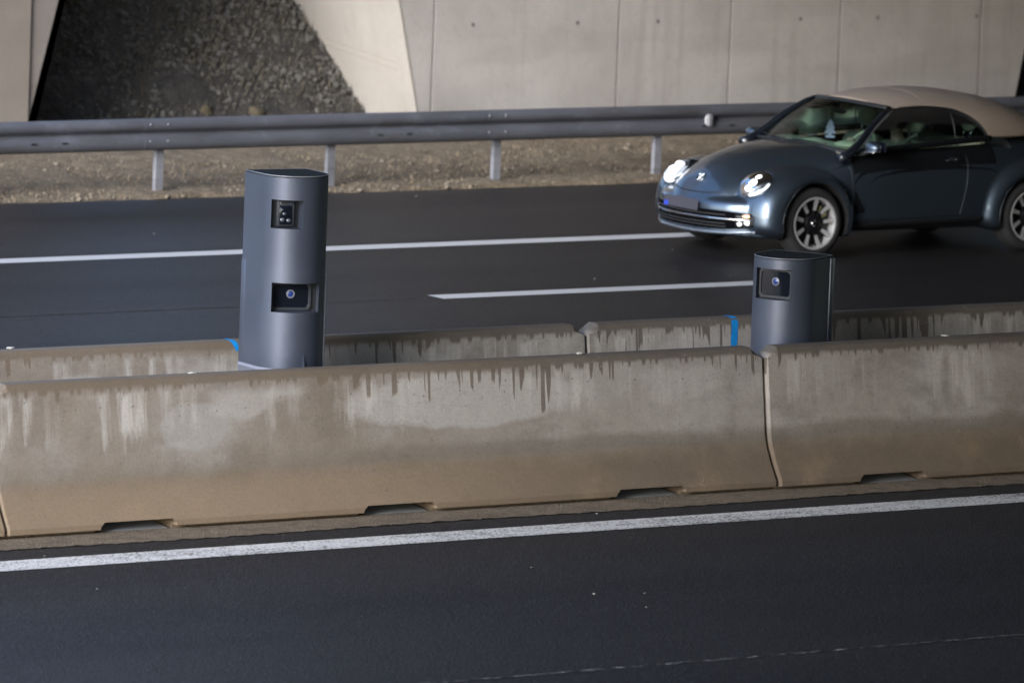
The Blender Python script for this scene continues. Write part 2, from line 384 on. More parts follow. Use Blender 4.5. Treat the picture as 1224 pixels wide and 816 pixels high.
# ------------------------------------------------------------------ concrete barriers
PROF = [(.075, 0), (.07, .024), (0, .027), (0.0, .065), (.012, .085), (.085, .20), (.135, .30), (.155, .36), (.165, .42), (.235, .955), (.25, .985), (.275, 1.0)]
def barrier(x0, x1, yf, label, notches, ch0=True, ch1=True, group='concrete barriers along the median'):
    """yf: front foot edge. local origin at (x0,yf,0)"""
    L = x1-x0; wdt = .64
    full = PROF + [(wdt-y, z) for y, z in PROF[::-1]]
    bm = bmesh.new()
    xs = [0, .012, .10, .30]
    while xs[-1] < L-.45: xs.append(xs[-1]+.25)
    xs += [L-.10, L-.012, L]
    rings = []
    for x in xs:
        ring = []
        for y, z in full:
            d = 0
            if (ch0 and x < .1): d = .085*(1-x/.1)
            if (ch1 and x > L-.1): d = .085*(1-(L-x)/.1)
            zz = min(z, 1.0-d) if z > .8 else z
            if x in (0, L): y = y + (.008 if y < wdt/2 else -.008)
            ring.append(bm.verts.new((x, y, zz)))
        rings.append(ring)
    n = len(full)
    for a, b in zip(rings, rings[1:]):
        for k in range(n): bm.faces.new((a[k], a[(k+1) % n], b[(k+1) % n], b[k]))
    bm.faces.new(rings[0][::-1]); bm.faces.new(rings[-1])
    root = obj('concrete_barrier', bm, BARR, None, 25, (x0, yf, 0))
    cut = []
    for c in notches:
        b2 = bmesh.new()
        prism(b2, [(c-.325, -.1), (c-.30, .045), (c-.27, .075), (c+.27, .075), (c+.30, .045), (c+.325, -.1)], 1, -.1, wdt+.1)
        cut.append(obj('cut', b2, BARR, None, False, (x0, yf, 0)))
    if cut: boolean(root, cut)
    root.location = (x0, yf, 0)
    tag(root, label, 'concrete barrier', group)
    return root
yN = 39.545
b_main = barrier(23.985, 30.375, yN, 'long near concrete barrier in front, with three drain notches and pale lime streaks', [1.02, 3.14, 5.28])
b_right = barrier(30.394, 36.8, yN-.02, 'greyer near concrete barrier at the right edge, beyond the open vertical joint', [1.02, 3.14, 5.28])
b_left = barrier(17.57, 23.965, yN, 'near concrete barrier of which only a sliver shows at the left edge', [1.02, 3.14, 5.28])
yFar = 41.02
f_mid = barrier(23.90, 29.87, yFar, 'far concrete barrier with a small blue dab, behind the tall camera tower', [1.0, 4.0], ch0=False)
f_right = barrier(29.89, 36.25, yFar, 'far concrete barrier with a blue painted band, behind the short camera tower', [1.0, 3.1, 5.2])
def on_prof(z):
    for (y0, z0), (y1, z1) in zip(PROF, PROF[1:]):
        if z0 <= z <= z1: return y0+(y1-y0)*(z-z0)/max(1e-6, z1-z0)
    return PROF[-1][0]
def paint_mark(par, xw, wid, z0, z1, over_top, lean=0):
    bm = bmesh.new(); prev = None
    pts = []
    k = 14
    for i in range(k+1):
        z = z0+(z1-z0)*i/k; pts.append((on_prof(z)-.0025, z, i/k))
    if over_top: pts += [(.285, 1.0025, 1.05), (.36, 1.0025, 1.1)]
    for y, z, t in pts:
        x = xw - par.location.x + lean*t; wj = wid*(1+.06*math.sin(t*17)+.04*random.uniform(-1, 1))
        cur = [bm.verts.new((x-wj/2, y, z)), bm.verts.new((x+wj/2, y, z))]
        if prev: bm.faces.new((prev[0], prev[1], cur[1], cur[0]))
        prev = cur
    o = obj('paint_mark', bm, BLUEP, par); tag(o, label='blue spray paint mark')
    return o
paint_mark(f_right, 31.20, .060, .72, 1.0, True, .03)
paint_mark(f_mid, 26.86, .045, .93, .999, True, -.03)
for (x, y, lab) in ((25.08, 41.40, 'pale chip lying on top of the far barrier near the left edge'), (25.60, 39.88, 'pale chip on the near barrier top, left of the tall camera tower'),
                    (28.83, 39.88, 'pale chip on the near barrier top, midway between the two towers'), (32.10, 39.86, 'pale chip on the near barrier top, right of the short tower')):
    bm = bmesh.new(); stones(bm, 0, 0, 0, .034, .25)
    tag(obj('stone_chip', bm, CHIP, None, False, (x, y, 1.006)), lab, 'stone chip', 'stone chips on the barrier tops')

# ------------------------------------------------------------------ camera towers
def uplan(Wd, Dp, inset=0, seg=28):
    """U plan: axis facing -y, semicircle in front, origin at the circle centre"""
    r = Wd/2-inset; b = Dp-Wd/2-inset
    pts = [(r*math.cos(-math.pi*i/seg), r*math.sin(-math.pi*i/seg)) for i in range(seg+1)]   # right -> front -> left
    return pts + [(-r, b), (r, b)]
def window(root, body, zc, hh, ww, off, az, rec, kind, Wd):
    fw, fo = (.86, .05) if rec > .06 else (.95, .0)
    """device set back in a rectangular opening; az turns the opening round the axis"""
    Rz = Matrix.Rotation(az, 3, 'Z'); r = Wd/2
    yb = -math.sqrt(max(.001, r*r-(ww/2)**2)) + rec     # back plane of recess
    def tr(o): o.rotation_euler = (0, 0, az); return o
    out = []
    bm = bmesh.new()
    if kind == 'flash':
        box(bm, off-ww*.30, off+ww*.30, yb-.035, yb-.004, zc-hh*.44, zc+hh*.47, .008)
        d = tr(obj('flash_unit', bm, DEVM, root, 30))
        bm = bmesh.new(); box(bm, off-ww*.22, off+ww*.22, yb-.041, yb-.0355, zc-hh*.38, zc+hh*.28, .002); g = obj('flash_pane', bm, PANE, d, 30)
        bm = bmesh.new()
        bm.free()
        for dx, dz, s in ((-.024, -.042, .017), (.020, -.046, .016), (-.012, .0, .013), (-.028, .028, .009)):
            bm = bmesh.new(); ellipsoid(bm, (off+dx, yb-.045, zc+dz), (s, .006, s*.8), 12); obj('flash_bulb', bm, BULBM, d, True)
        bm = bmesh.new(); box(bm, off-ww*.2, off+ww*.2, yb-.044, yb-.036, zc+hh*.34, zc+hh*.40, .002); obj('cover_strip', bm, CHROME, d)
    else:
        # rounded frame
        def rr(w_, h_, rad, y):
            P = []
            for cx, cz, a0 in ((w_/2-rad, h_/2-rad, 0), (-w_/2+rad, h_/2-rad, 90), (-w_/2+rad, -h_/2+rad, 180), (w_/2-rad, -h_/2+rad, 270)):
                for i in range(7):
                    a = R(a0+i*15); P.append((off+cx+rad*math.cos(a), y, zc+cz+rad*math.sin(a)))
            return P
        w0, h0 = ww*fw, hh*.94; off0 = off; off = off-ww*fo
        bm = bmesh.new()
        rings = [[bm.verts.new(p) for p in rr(w0, h0, .03, yb)], [bm.verts.new(p) for p in rr(w0, h0, .03, yb-.022)],
                 [bm.verts.new(p) for p in rr(w0-.03, h0-.03, .028, yb-.022)], [bm.verts.new(p) for p in rr(w0-.036, h0-.036, .026, yb-.010)]]
        for a, b in zip(rings, rings[1:]):
            for i in range(len(a)): bm.faces.new((a[i], a[(i+1) % len(a)], b[(i+1) % len(a)], b[i]))
        d = tr(obj('lens_frame', bm, DEVM, root, 30))
        bm = bmesh.new(); A = [bm.verts.new(p) for p in rr(w0-.036, h0-.036, .026, yb-.012)]; bm.faces.new(A)
        obj('lens_pane', bm, PANE, d)
        bm = bmesh.new(); lathe(bm, [(.030, yb-.012), (.030, yb-.022), (.022, yb-.024), (.020, yb-.016)], 'y', (off, 0, zc+.015), 24)
        l = obj('lens', bm, simple('lens_barrel', (.18, .2, .25), .3), d, 30)
        bm = bmesh.new(); ellipsoid(bm, (off, yb-.015, zc+.015), (.020, .006, .020), 16); obj('lens_glass', bm, LENSB, d, True); off = off0
    b2 = bmesh.new(); box(b2, off-ww/2, off+ww/2, -r-.2, yb, zc-hh/2, zc+hh/2)
    bq = bmesh.new(); box(bq, off-ww/2+.001, off+ww/2-.001, yb-.002, yb+.004, zc-hh/2+.001, zc+hh/2-.001); tr(obj('recess_back', bq, TDARK, root))
    return tr(obj('cut', b2, TOWER, root))
def tower(name, cx, cy, az, Ztop, Wd, Dp, wins, label, gusset):
    root = empty(name, (cx, cy, 0), az)
    z0 = .908 if gusset else .80
    bm = bmesh.new(); prism(bm, uplan(Wd, Dp), 2, z0, Ztop-.012)
    body = obj('tower_body', bm, [TOWER, TDARK], root, 30)
    cuts = [window(root, body, *wn, Wd) for wn in wins]
    boolean(body, cuts)
    me = body.data
    for p in me.polygons:   # recess walls and backs: keep lacquer on jambs, black at the back
        pass
    me.shade_smooth(); me.set_sharp_from_angle(angle=R(30))
    bm = bmesh.new(); prism(bm, uplan(Wd, Dp, .006), 2, Ztop-.012, Ztop); obj('lid', bm, TLID, root, 30)
    bm = bmesh.new()
    pts = [(x, y, Ztop-.002) for x, y in uplan(Wd, Dp, .004)]; tube(bm, pts, .0045, 6, closed=True); obj('lid_rim', bm, simple('pale_rim', (.25, .27, .31), .35, .3), root, True)  # thin rim, paler than the lid and body
    bm = bmesh.new(); r = Wd/2
    box(bm, -r-.0015, r+.012, Dp-r-.055, Dp-r+.012, z0, Ztop-.62 if gusset else Ztop-.02, .006); obj('rear_door', bm, TOWER, root, 30)
    # foot: flange, gussets, pedestal
    bm = bmesh.new(); prism(bm, uplan(Wd+.012, Dp+.008), 2, z0-.022, z0-.001); obj('base_flange', bm, simple('pale_flange', (.22, .24, .31), .4), root, 30)
    bm = bmesh.new(); prism(bm, uplan(Wd+.02, Dp), 2, 0, z0-.022); obj('pedestal', bm, simple('pedestal_steel', (.12, .13, .16), .5), root, 30)
    if gusset:
        for nm, dr_, za, zb, a0, a1 in (('service_cover', .013, z0, 1.545, -38, 22), ('hood_shell', .007, 1.78, Ztop-.013, -178, -2)):
            arc = [R(a0+(a1-a0)*i/20) for i in range(21)]
            bm = bmesh.new(); prism(bm, [((r+dr_)*math.cos(a), (r+dr_)*math.sin(a)) for a in arc]+[((r-.002)*math.cos(a), (r-.002)*math.sin(a)) for a in arc[::-1]], 2, za, zb)
            if nm == 'service_cover': obj(nm, bm, TOWER, root, 30)
            else: bm.free()
        for a in (-92,):
            bm = bmesh.new(); c, s = math.cos(R(a)), math.sin(R(a)); t = (-s*.004, c*.004)
            P = [((r-.004)*c, (r-.004)*s, z0), ((r+.022)*c, (r+.022)*s, z0), ((r+.004)*c, (r+.004)*s, z0+.10), ((r-.004)*c, (r-.004)*s, z0+.10)]
            A = [bm.verts.new((p[0]+t[0], p[1]+t[1], p[2])) for p in P]; B = [bm.verts.new((p[0]-t[0], p[1]-t[1], p[2])) for p in P]
            bm.faces.new(A); bm.faces.new(B[::-1])
            for i in range(4): bm.faces.new((A[i], A[(i+1) % 4], B[(i+1) % 4], B[i]))
            obj('gusset', bm, TOWER, root)
    tag(root, label, 'speed camera')
    return root
# az: facing (-sin a, -cos a)
tower('camera_tower', 26.880, 40.655, R(-4), 2.249, .485, .50,
      [(1.982, .200, .205, -.088, R(-15), .10, 'flash'), (1.402, .205, .335, .0, R(-17), .085, 'lens')],
      'tall slate-blue speed camera tower with a small upper and a wide lower window', True)
tower('camera_tower', 31.232, 40.665, R(-62), 1.53, .48, .53,
      [(1.335, .225, .285, 0, R(-4), .055, 'lens')],
      'short slate-blue speed camera tower with one rounded lens window', False)

# ------------------------------------------------------------------ guardrail
rail = empty('guardrail', (36.43, 57.58, 0))
GP = [(.010, .745), (-.012, .752), (-.055, .735), (-.078, .705), (-.078, .665), (-.060, .640), (-.022, .622), (-.020, .606), (-.052, .590), (-.078, .560), (-.084, .52), (-.078, .478), (-.050, .452), (-.006, .440), (.006, .446)]
x0 = 36.43-20.15
for i in range(13):
    a, b = x0+4*i, x0+4*i+4.02
    bm = bmesh.new(); off = .004*(i % 2)
    r1 = [bm.verts.new((a-36.43, y-.0-off, z)) for y, z in GP]; r2 = [bm.verts.new((b-36.43, y-off, z)) for y, z in GP]
    r3 = [bm.verts.new((a-36.43, y+.005-off, z)) for y, z in GP]; r4 = [bm.verts.new((b-36.43, y+.005-off, z)) for y, z in GP]
    for k in range(len(GP)-1): bm.faces.new((r1[k], r1[k+1], r2[k+1], r2[k])); bm.faces.new((r3[k], r4[k], r4[k+1], r3[k+1])); bm.faces.new((r1[k], r3[k], r3[k+1], r1[k+1])); bm.faces.new((r2[k], r2[k+1], r4[k+1], r4[k]))
    bm.faces.new((r1[0], r2[0], r4[0], r3[0])); bm.faces.new((r1[-1], r3[-1], r4[-1], r2[-1]))
    o = obj('rail_beam', bm, GALV, rail, 50)
    for px in (a+.06, a+.26):
        for z in (.700, .535):
            bm = bmesh.new(); ellipsoid(bm, (px-36.43, -.084, z), (.012, .008, .012), 10); obj('bolt', bm, GALVP, o, True)
    for px in (a+2.74, a+3.09):
        bm = bmesh.new(); box(bm, px-.03-36.43, px+.03-36.43, -.0925, -.0865, .533, .547); obj('rail_slot', bm, BLACKT, o)
for i in range(-10, 14):
    bm = bmesh.new(); c = 2*i+.085
    # C channel, web towards the road, flanges pointing back
    prism(bm, [(c-.042, .01), (c+.042, .01), (c+.042, .065), (c+.025, .065), (c+.025, .061), (c+.038, .061), (c+.038, .014), (c-.038, .014), (c-.038, .061), (c-.025, .061), (c-.025, .065), (c-.042, .065)], 2, -.1, .72)
    obj('post', bm, GALVP, rail)
    bm = bmesh.new(); box(bm, c-.03, c+.03, -.0105, .009, .60, .63); obj('spacer', bm, GALVP, rail)
bm = bmesh.new()
P = [(.0, .06)] + [(-.048*math.cos(R(a)), .06*math.sin(R(a))) for a in range(70, -71, -10)] + [(.0, -.06)]
prism(bm, [(43.06-36.43+p[0], .600+p[1]) for p in P], 1, -.108, -.098); rf = obj('reflector', bm, WHITER, rail)
bm = bmesh.new(); box(bm, 43.075-36.43, 43.083-36.43, -.115, -.05, .54, .66); box(bm, 43.094-36.43, 43.106-36.43, -.112, -.05, .545, .655)
obj('reflector_bracket', bm, GALVP, rail)
tag(rail, 'grey galvanised steel guardrail on short posts along the far verge', 'guardrail')

# ------------------------------------------------------------------ verge
rng = np.random.default_rng(3)
def smooth_noise(nx, ny, cell, amp):
    gx, gy = nx//cell+3, ny//cell+3; g = rng.uniform(-1, 1, (gx, gy))
    X = np.arange(nx)/cell; Y = np.arange(ny)/cell; xi = X.astype(int); yi = Y.astype(int); fx = (X-xi)[:, None]; fy = (Y-yi)[None]
    fx = fx*fx*(3-2*fx); fy = fy*fy*(3-2*fy)
    return amp*((g[xi][:, yi]*(1-fx)+g[xi+1][:, yi]*fx)*(1-fy)+(g[xi][:, yi+1]*(1-fx)+g[xi+1][:, yi+1]*fx)*fy)
def hmesh(name, X, Y, Z, mat, smooth=True):
    nx, ny = X.shape
    V = np.stack([X, Y, Z], -1).reshape(-1, 3)
    i, j = np.meshgrid(np.arange(nx-1), np.arange(ny-1), indexing='ij'); a = (i*ny+j).ravel()
    Fc = np.stack([a, a+ny, a+ny+1, a+1], -1)
    return npmesh(name, V, Fc, mat, None, smooth)
nx, ny = 640, 110
xs = np.linspace(28, 60, nx); ys = np.linspace(57.30, 62.0, ny); X, Y = np.meshgrid(xs, ys, indexing='ij')
Yj = Y + (np.abs(Y-57.30) < .03)*smooth_noise(nx, ny, 4, .035)
Z = .012+(Y-57.3)*.06 + smooth_noise(nx, ny, 30, .03)+smooth_noise(nx, ny, 8, .016)+smooth_noise(nx, ny, 2, .012)
Z[:, 0] = -.02
tag(hmesh('verge', X, Yj, Z, DIRT), kind='structure')
VERGE_Z = lambda x, y: .012+(y-57.3)*.06
# dead grass tufts
k_ = N('dead_grass', .9); gi = k_.xyz(k_.n('ShaderNodeObjectInfo').outputs['Location'])
k_.col(k_.mix(k_.noise(k_.pos, 6, 3, .7), (.15, .118, .08), (.28, .225, .155))); GRASS = k_.m
V = []; Fc = []
for _ in range(15000):
    x = random.uniform(33, 52); y = 57.33+random.random()**1.15*3.6; z = VERGE_Z(x, y)-.01
    h = random.uniform(.012, .05); a = random.uniform(0, 6.28); w_ = random.uniform(.004, .012); lx, ly = random.gauss(0, .03), random.gauss(0, .03)
    i = len(V); V += [(x-w_*math.cos(a), y-w_*math.sin(a), z), (x+w_*math.cos(a), y+w_*math.sin(a), z), (x+lx, y+ly, z+h)]; Fc.append((i, i+1, i+2))
tag(npmesh('dead_grass', V, Fc, GRASS, None, False), kind='stuff', label='short dead brown grass on the verge below the guardrail', cat='grass')
bm = bmesh.new()
for _ in range(800):
    y = 57.32+random.random()**2.2*3.2; x = random.uniform(33, 52); stones(bm, x, y, VERGE_Z(x, y)+.004, random.choice((.008, .012, .014, .02, .03)), .7)
tag(obj('verge_stones', bm, simple('verge_stone', (.22, .185, .145), .85, var=.4, scale=3)), kind='stuff', label='small pale stones along the verge beside the far road', cat='stones')

# ------------------------------------------------------------------ retaining walls and portal
W0 = 60.6; ZT = 6.6
def lerpx(xa, za, xb, zb, z): return xa+(xb-xa)*(z-za)/(zb-za)
lxe = lambda z: lerpx(36.832, .398, 37.152, 1.637, z)     # left wall right edge
rxe = lambda z: lerpx(41.600, .39, 41.314, 1.588, z)      # right wall left edge
fxe = lambda z: lerpx(49.64, .445, 49.731, .91, z)
g = .012
wl = empty('retaining_wall', (36.82, W0, 0))
def panel(root, poly, y0, y1, mat, name='wall_panel'):
    o_ = root.location; bm = bmesh.new(); prism(bm, [(x-o_.x, z) for x, z in poly], 1, y0-o_.y, y1-o_.y); return obj(name, bm, mat, root)
panel(wl, [(36.835, 0), (lxe(0), 0), (lxe(ZT), ZT), (36.835, ZT)], W0, W0+3.2, WALL_L)
panel(wl, [(30.0, 0), (36.815, 0), (36.815, ZT), (30.0, ZT)], W0-.03, W0+.6, conc('warm_wall_concrete', (.23, .198, .17), (.27, .235, .20), (.19, .16, .135)))
panel(wl, [(20.0, 0), (29.98, 0), (29.98, ZT), (20.0, ZT)], W0-.03, W0+.6, WALL_L)
tag(wl, 'warm grey concrete retaining wall left of the dark trapezoid opening', 'retaining wall')
wr = empty('retaining_wall', (41.7, W0, 0))
js = [41.719+.04, 44.15, 45.64, 47.13, 49.1]
panel(wr, [(rxe(0), 0), (js[0]-g, 0), (js[0]-g, ZT), (rxe(ZT), ZT)], W0+.002, W0+3.2, WALL)
for a, b in zip(js, js[1:]): panel(wr, [(a+g, 0), (b-g, 0), (b-g, ZT), (a+g, ZT)], W0, W0+.6, WALL)
panel(wr, [(js[-1]+g, 0), (fxe(0), 0), (fxe(ZT), ZT), (js[-1]+g, ZT)], W0, W0+3.2, WALL)
bm = bmesh.new(); box(bm, 41.8-41.7, 49.6-41.7, .03, .55, .0, ZT-.02); obj('joint_backing', bm, simple('joint_filler', (.10, .095, .09), .9), wr)
# splayed pale reveal of the opening: a skin 3 mm proud of the wall end
bm = bmesh.new(); o_ = wr.location
def rv(z, d, e=.0): return (rxe(z)-o_.x-.004-e, d, z)
A = [bm.verts.new(rv(0, -.004)), bm.verts.new(rv(ZT-.02, -.004)), bm.verts.new(rv(ZT-.02, 3.2)), bm.verts.new(rv(0, 3.2))]
B = [bm.verts.new((v.co.x-.02, v.co.y, v.co.z)) for v in A]
bm.faces.new(B)
for i in range(4): bm.faces.new((A[i], A[(i+1) % 4], B[(i+1) % 4], B[i]))
bm.faces.new(A[::-1]); obj('reveal', bm, WING, wr)
FORM = simple('formwork_line', (.30, .265, .22), .9)
for dz in (0, -.075):
    bm = bmesh.new(); z1, d1, z2, d2 = .905+dz, .22, 1.05+dz, 1.55
    tube(bm, [rv(z1, d1, .0205), rv((z1+z2)/2, (d1+d2)/2, .0205), rv(z2, d2, .0205)], .0035, 5); obj('formwork_line', bm, FORM, wr)
for x in (42.25, 43.6, 44.66, 46.58, 47.64, 49.03):
    bm = bmesh.new(); lathe(bm, [(.0005, .0), (.020, -.001), (.022, -.004), (.016, -.006), (.0005, -.004)], 'y', (x-o_.x, 0, 1.315), 14); obj('tie_hole', bm, simple('tie_hole_dark', (.17, .16, .155), .9), wr)
tag(wr, 'pale grey panelled concrete retaining wall behind the guardrail, right of the opening', 'retaining wall')
wf = empty('retaining_wall', (54.5, W0, 0))
panel(wf, [(54.2, 0), (75, 0), (75, ZT), (53.9, ZT)], W0, W0+3, WALL)
tag(wf, 'concrete retaining wall beyond the second opening, outside the right edge', 'retaining wall')
# dark bank behind the opening
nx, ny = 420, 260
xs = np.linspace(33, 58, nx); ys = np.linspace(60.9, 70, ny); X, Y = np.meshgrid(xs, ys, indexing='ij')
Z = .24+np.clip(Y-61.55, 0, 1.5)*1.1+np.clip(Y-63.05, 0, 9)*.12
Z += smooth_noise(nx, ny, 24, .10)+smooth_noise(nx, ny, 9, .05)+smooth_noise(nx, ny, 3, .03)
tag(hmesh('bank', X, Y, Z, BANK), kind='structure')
bankz = lambda x, y: .24+min(max(y-61.55, 0), 1.5)*1.1+max(y-63.05, 0)*.12
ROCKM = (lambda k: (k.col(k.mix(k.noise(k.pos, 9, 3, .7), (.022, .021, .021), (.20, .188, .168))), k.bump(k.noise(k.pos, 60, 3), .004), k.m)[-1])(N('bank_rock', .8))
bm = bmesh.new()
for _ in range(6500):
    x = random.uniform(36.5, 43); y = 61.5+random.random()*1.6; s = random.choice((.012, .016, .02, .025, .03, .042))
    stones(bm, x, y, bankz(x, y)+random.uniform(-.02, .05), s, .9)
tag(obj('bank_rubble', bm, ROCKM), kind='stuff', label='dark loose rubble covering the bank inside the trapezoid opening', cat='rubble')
V = []; Fc = []
for _ in range(9000):
    x = random.uniform(36.5, 43); y = 61.5+random.random()*1.6; z = bankz(x, y)
    h = random.uniform(.03, .14); a = random.uniform(0, 6.28); w_ = random.uniform(.004, .010); lx, ly = random.gauss(0, .03), random.gauss(-.03, .03)
    i = len(V); V += [(x-w_*math.cos(a), y-w_*math.sin(a), z), (x+w_*math.cos(a), y+w_*math.sin(a), z), (x+lx, y+ly, z+h)]; Fc.append((i, i+1, i+2))
tag(npmesh('withered_weeds', V, Fc, simple('withered_stems', (.13, .115, .085), .9, var=.5, scale=3), None, False), kind='stuff', label='withered weeds growing through the dark bank rubble', cat='weeds')
for x, y, s, lab in ((39.6, 61.62, .10, 'brown mossy lump at the foot of the dark bank, the left one'), (40.2, 61.58, .12, 'brown mossy lump at the foot of the dark bank, the right one')):
    bm = bmesh.new(); stones(bm, 0, 0, 0, s, .8); bmesh.ops.subdivide_edges(bm, edges=bm.edges[:], cuts=2, use_grid_fill=True)
    for v in bm.verts: v.co += Vector([random.uniform(-.012, .012) for _ in range(3)])
    tag(obj('mossy_boulder', bm, gravel('brown_moss_%d' % int(x*10), (.10, .08, .05), (.16, .125, .075), (.07, .06, .04), 30), None, True, (x, y, bankz(x, y)+.04)), lab, 'boulder')
bm = bmesh.new(); box(bm, 36.0, 43.5, 62.72, 63.1, 1.36, 1.80, .02)
tag(obj('concrete_beam', bm, WALL_L), 'pale concrete beam along the top of the dark bank', 'beam')
# overpass deck above the motorway (shades the scene from above and from the right)
bm = bmesh.new()
prism(bm, [(4, 18.7), (12, 28.6), (40.5, 61.0), (46, 70), (150, 70), (150, 18.7)], 2, 6.6, 7.6)
deck = obj('overpass_deck', bm, DECKC); tag(deck, 'concrete overpass deck high above the motorway, out of frame', 'overpass')
bm = bmesh.new(); box(bm, 18, 150, 17.5, 18.65, 0, 6.58)  # unseen wall added to keep right-hand sides and their reflections dark
tag(obj('shade_wall', bm, DECKC), 'unseen dark wall added to darken the right-hand sides, out of frame', 'shade wall')
for xs_, yb_ in ((23.985, yN), (30.405, yN-.02)):
    for nx_ in (1.02, 3.14, 5.28):
        bm = bmesh.new(); A = [bm.verts.new(v) for v in ((xs_+nx_-.26, yb_+.05, .004), (xs_+nx_+.26, yb_+.05, .004), (xs_+nx_+.26, yb_+.5, .055), (xs_+nx_-.26, yb_+.5, .055))]; bm.faces.new(A)
        tag(obj('notch_floor', bm, simple('pale_floor', (.34, .36, .38), .6)), kind='structure')  # pale bluish sloping sheet on the floor of each notch

#CARCODE
# ------------------------------------------------------------------ the car
CYAW = R(-.8); _c, _s = math.cos(CYAW), math.sin(CYAW)
CARX = 39.685-(.87*_c+.80*_s); CARY = 51.345-(.87*_s-.80*_c)
def cw(x, y, z=0): return (CARX+x*_c-y*_s, CARY+x*_s+y*_c, z)
car = empty('convertible_car', (CARX, CARY, 0), CYAW)
tag(car, 'dark blue-grey convertible car with a beige canvas top, headlights lit, driving past', 'car')
def I(x, xs, ys):
    """smooth (monotone cubic) interpolation"""
    xs = np.array(xs, float); ys = np.array(ys, float); h = np.diff(xs); d = np.diff(ys)/h
    m = np.zeros_like(xs); m[1:-1] = np.where(d[:-1]*d[1:] > 0, 2*d[:-1]*d[1:]/(d[:-1]+d[1:]+1e-12), 0); m[0] = d[0]; m[-1] = d[-1]
    x = np.clip(x, xs[0], xs[-1]); i = np.clip(np.searchsorted(xs, x)-1, 0, len(xs)-2); t = (x-xs[i])/h[i]
    return (2*t**3-3*t**2+1)*ys[i]+(t**3-2*t**2+t)*h[i]*m[i]+(-2*t**3+3*t**2)*ys[i+1]+(t**3-t**2)*h[i]*m[i+1]
FW, RW, WZ = .87, 3.41, .33
def smin(a, b, k):
    h = np.clip(.5+.5*(b-a)/k, 0, 1); return b*(1-h)+a*h-k*h*(1-h)
BYc = [0, .3, .5, .6, .7, .8, .86, .9]; BXc = [.0, .03, .095, .155, .24, .37, .52, .93]
BY = np.linspace(0, .9, 181); BX = I(BY, BYc, BXc)
def bodyf(P):
    x, y, z = P[..., 0], np.abs(P[..., 1]), P[..., 2]
    W = I(x, [.02, .10, .20, .40, .70, 1.0, 1.3, 1.7, 2.3, 2.9, 3.4, 3.8, 4.1, 4.27], [.22, .36, .46, .57, .67, .75, .81, .845, .85, .845, .80, .70, .52, .22])
    T = I(x, [.02, .10, .20, .36, .60, .90, 1.2, 1.5, 2.0, 2.6, 3.2, 3.7, 3.98, 4.15, 4.27], [.50, .585, .70, .815, .915, .975, 1.0, 1.0, 1.03, 1.06, 1.09, 1.085, 1.03, .86, .55])
    n = I(x, [.1, .5, 1.0, 1.5, 3.2, 4.0], [2.5, 2.5, 2.9, 4.2, 4.0, 2.8])
    zc = .46; h = np.where(z > zc, T-zc, zc-.19); h = np.maximum(h, .03)
    q = ((y/W)**n+(np.abs(z-zc)/h)**n)**(1/n)
    ends = np.maximum(.02-x, x-4.27)
    main = np.maximum((q-1)*np.minimum(W, .5), ends)
    # bumper
    xf = np.interp(y, BY, BX)
    pl = np.where(x < 1.0, (1.0-x)/(1.0-xf), np.maximum((x-1.0)/.30, y/.895)); pl = np.where(y > .8995, 1+(y-.8995)*3, pl)
    qb = (pl**7+(np.abs(z-.385)/.185)**4)**(1/7.)
    q2 = pl*1.018; qc = (q2**7+(np.abs(z-.24)/.06)**4)**(1/7.)
    bump = smin((qb-1)*.8, (qc-1)*.8, .02)
    # fenders
    def fender(cx, cy, af, ab, bz, by, p, pw):
        dip = np.clip((.432-np.hypot(x-cx, z-WZ))/.06, 0, 1); by = by*(1-.11*dip*dip)
        dx = np.where(x < cx, (cx-x)/af, (x-cx)/ab); dz = np.where(z > WZ, (z-WZ)/bz, (WZ-z)/.17)
        r = (np.abs(dx)**p+np.abs(dz)**p)**(1/p)
        return ((r**pw+(np.maximum(y-cy, 0)/by)**2.4)**(1/3.)-1)*.28
    ff = fender(FW, .42, .662, .462, .500, .53, 2.5, 8.); rf_ = fender(RW, .60, .59, .80, .54, .325, 2.2, 8.)
    v = smin(main, ff, .016); v = smin(v, bump, .012); v = smin(v, rf_, .018)
    rb = (np.abs(x-3.5)/.785)**4+(y/.86)**3.6; rb = ((rb**1.5+(np.abs(z-.42)/.22)**5)**(1/6.)-1)*.8
    return smin(v, rb, .02)
def cast(P, Dr, t0=0., t1=3., n=70):
    """outside point P, ray Dr: first entry into the body"""
    P = np.asarray(P, float); Dr = np.asarray(Dr, float); Dr = Dr/np.linalg.norm(Dr, axis=-1, keepdims=True)
    ts = np.linspace(t0, t1, n); a = np.full(P.shape[:-1], t0); b = np.full(P.shape[:-1], t1); done = np.zeros(P.shape[:-1], bool)
    for i in range(1, n):
        f = bodyf(P+Dr*ts[i]) < 0; new = f & ~done
        a = np.where(new, ts[i-1], a); b = np.where(new, ts[i], b); done |= f
    for _ in range(18):
        m = (a+b)/2; f = bodyf(P+Dr*m[..., None]) < 0; b = np.where(f, m, b); a = np.where(f, a, m)
    return P+Dr*((a+b)/2)[..., None]
def nrm(P, e=.004):
    g = np.stack([bodyf(P+np.array(v)*e)-bodyf(P-np.array(v)*e) for v in ((1, 0, 0), (0, 1, 0), (0, 0, 1))], -1)
    return g/np.maximum(np.linalg.norm(g, axis=-1, keepdims=True), 1e-9)
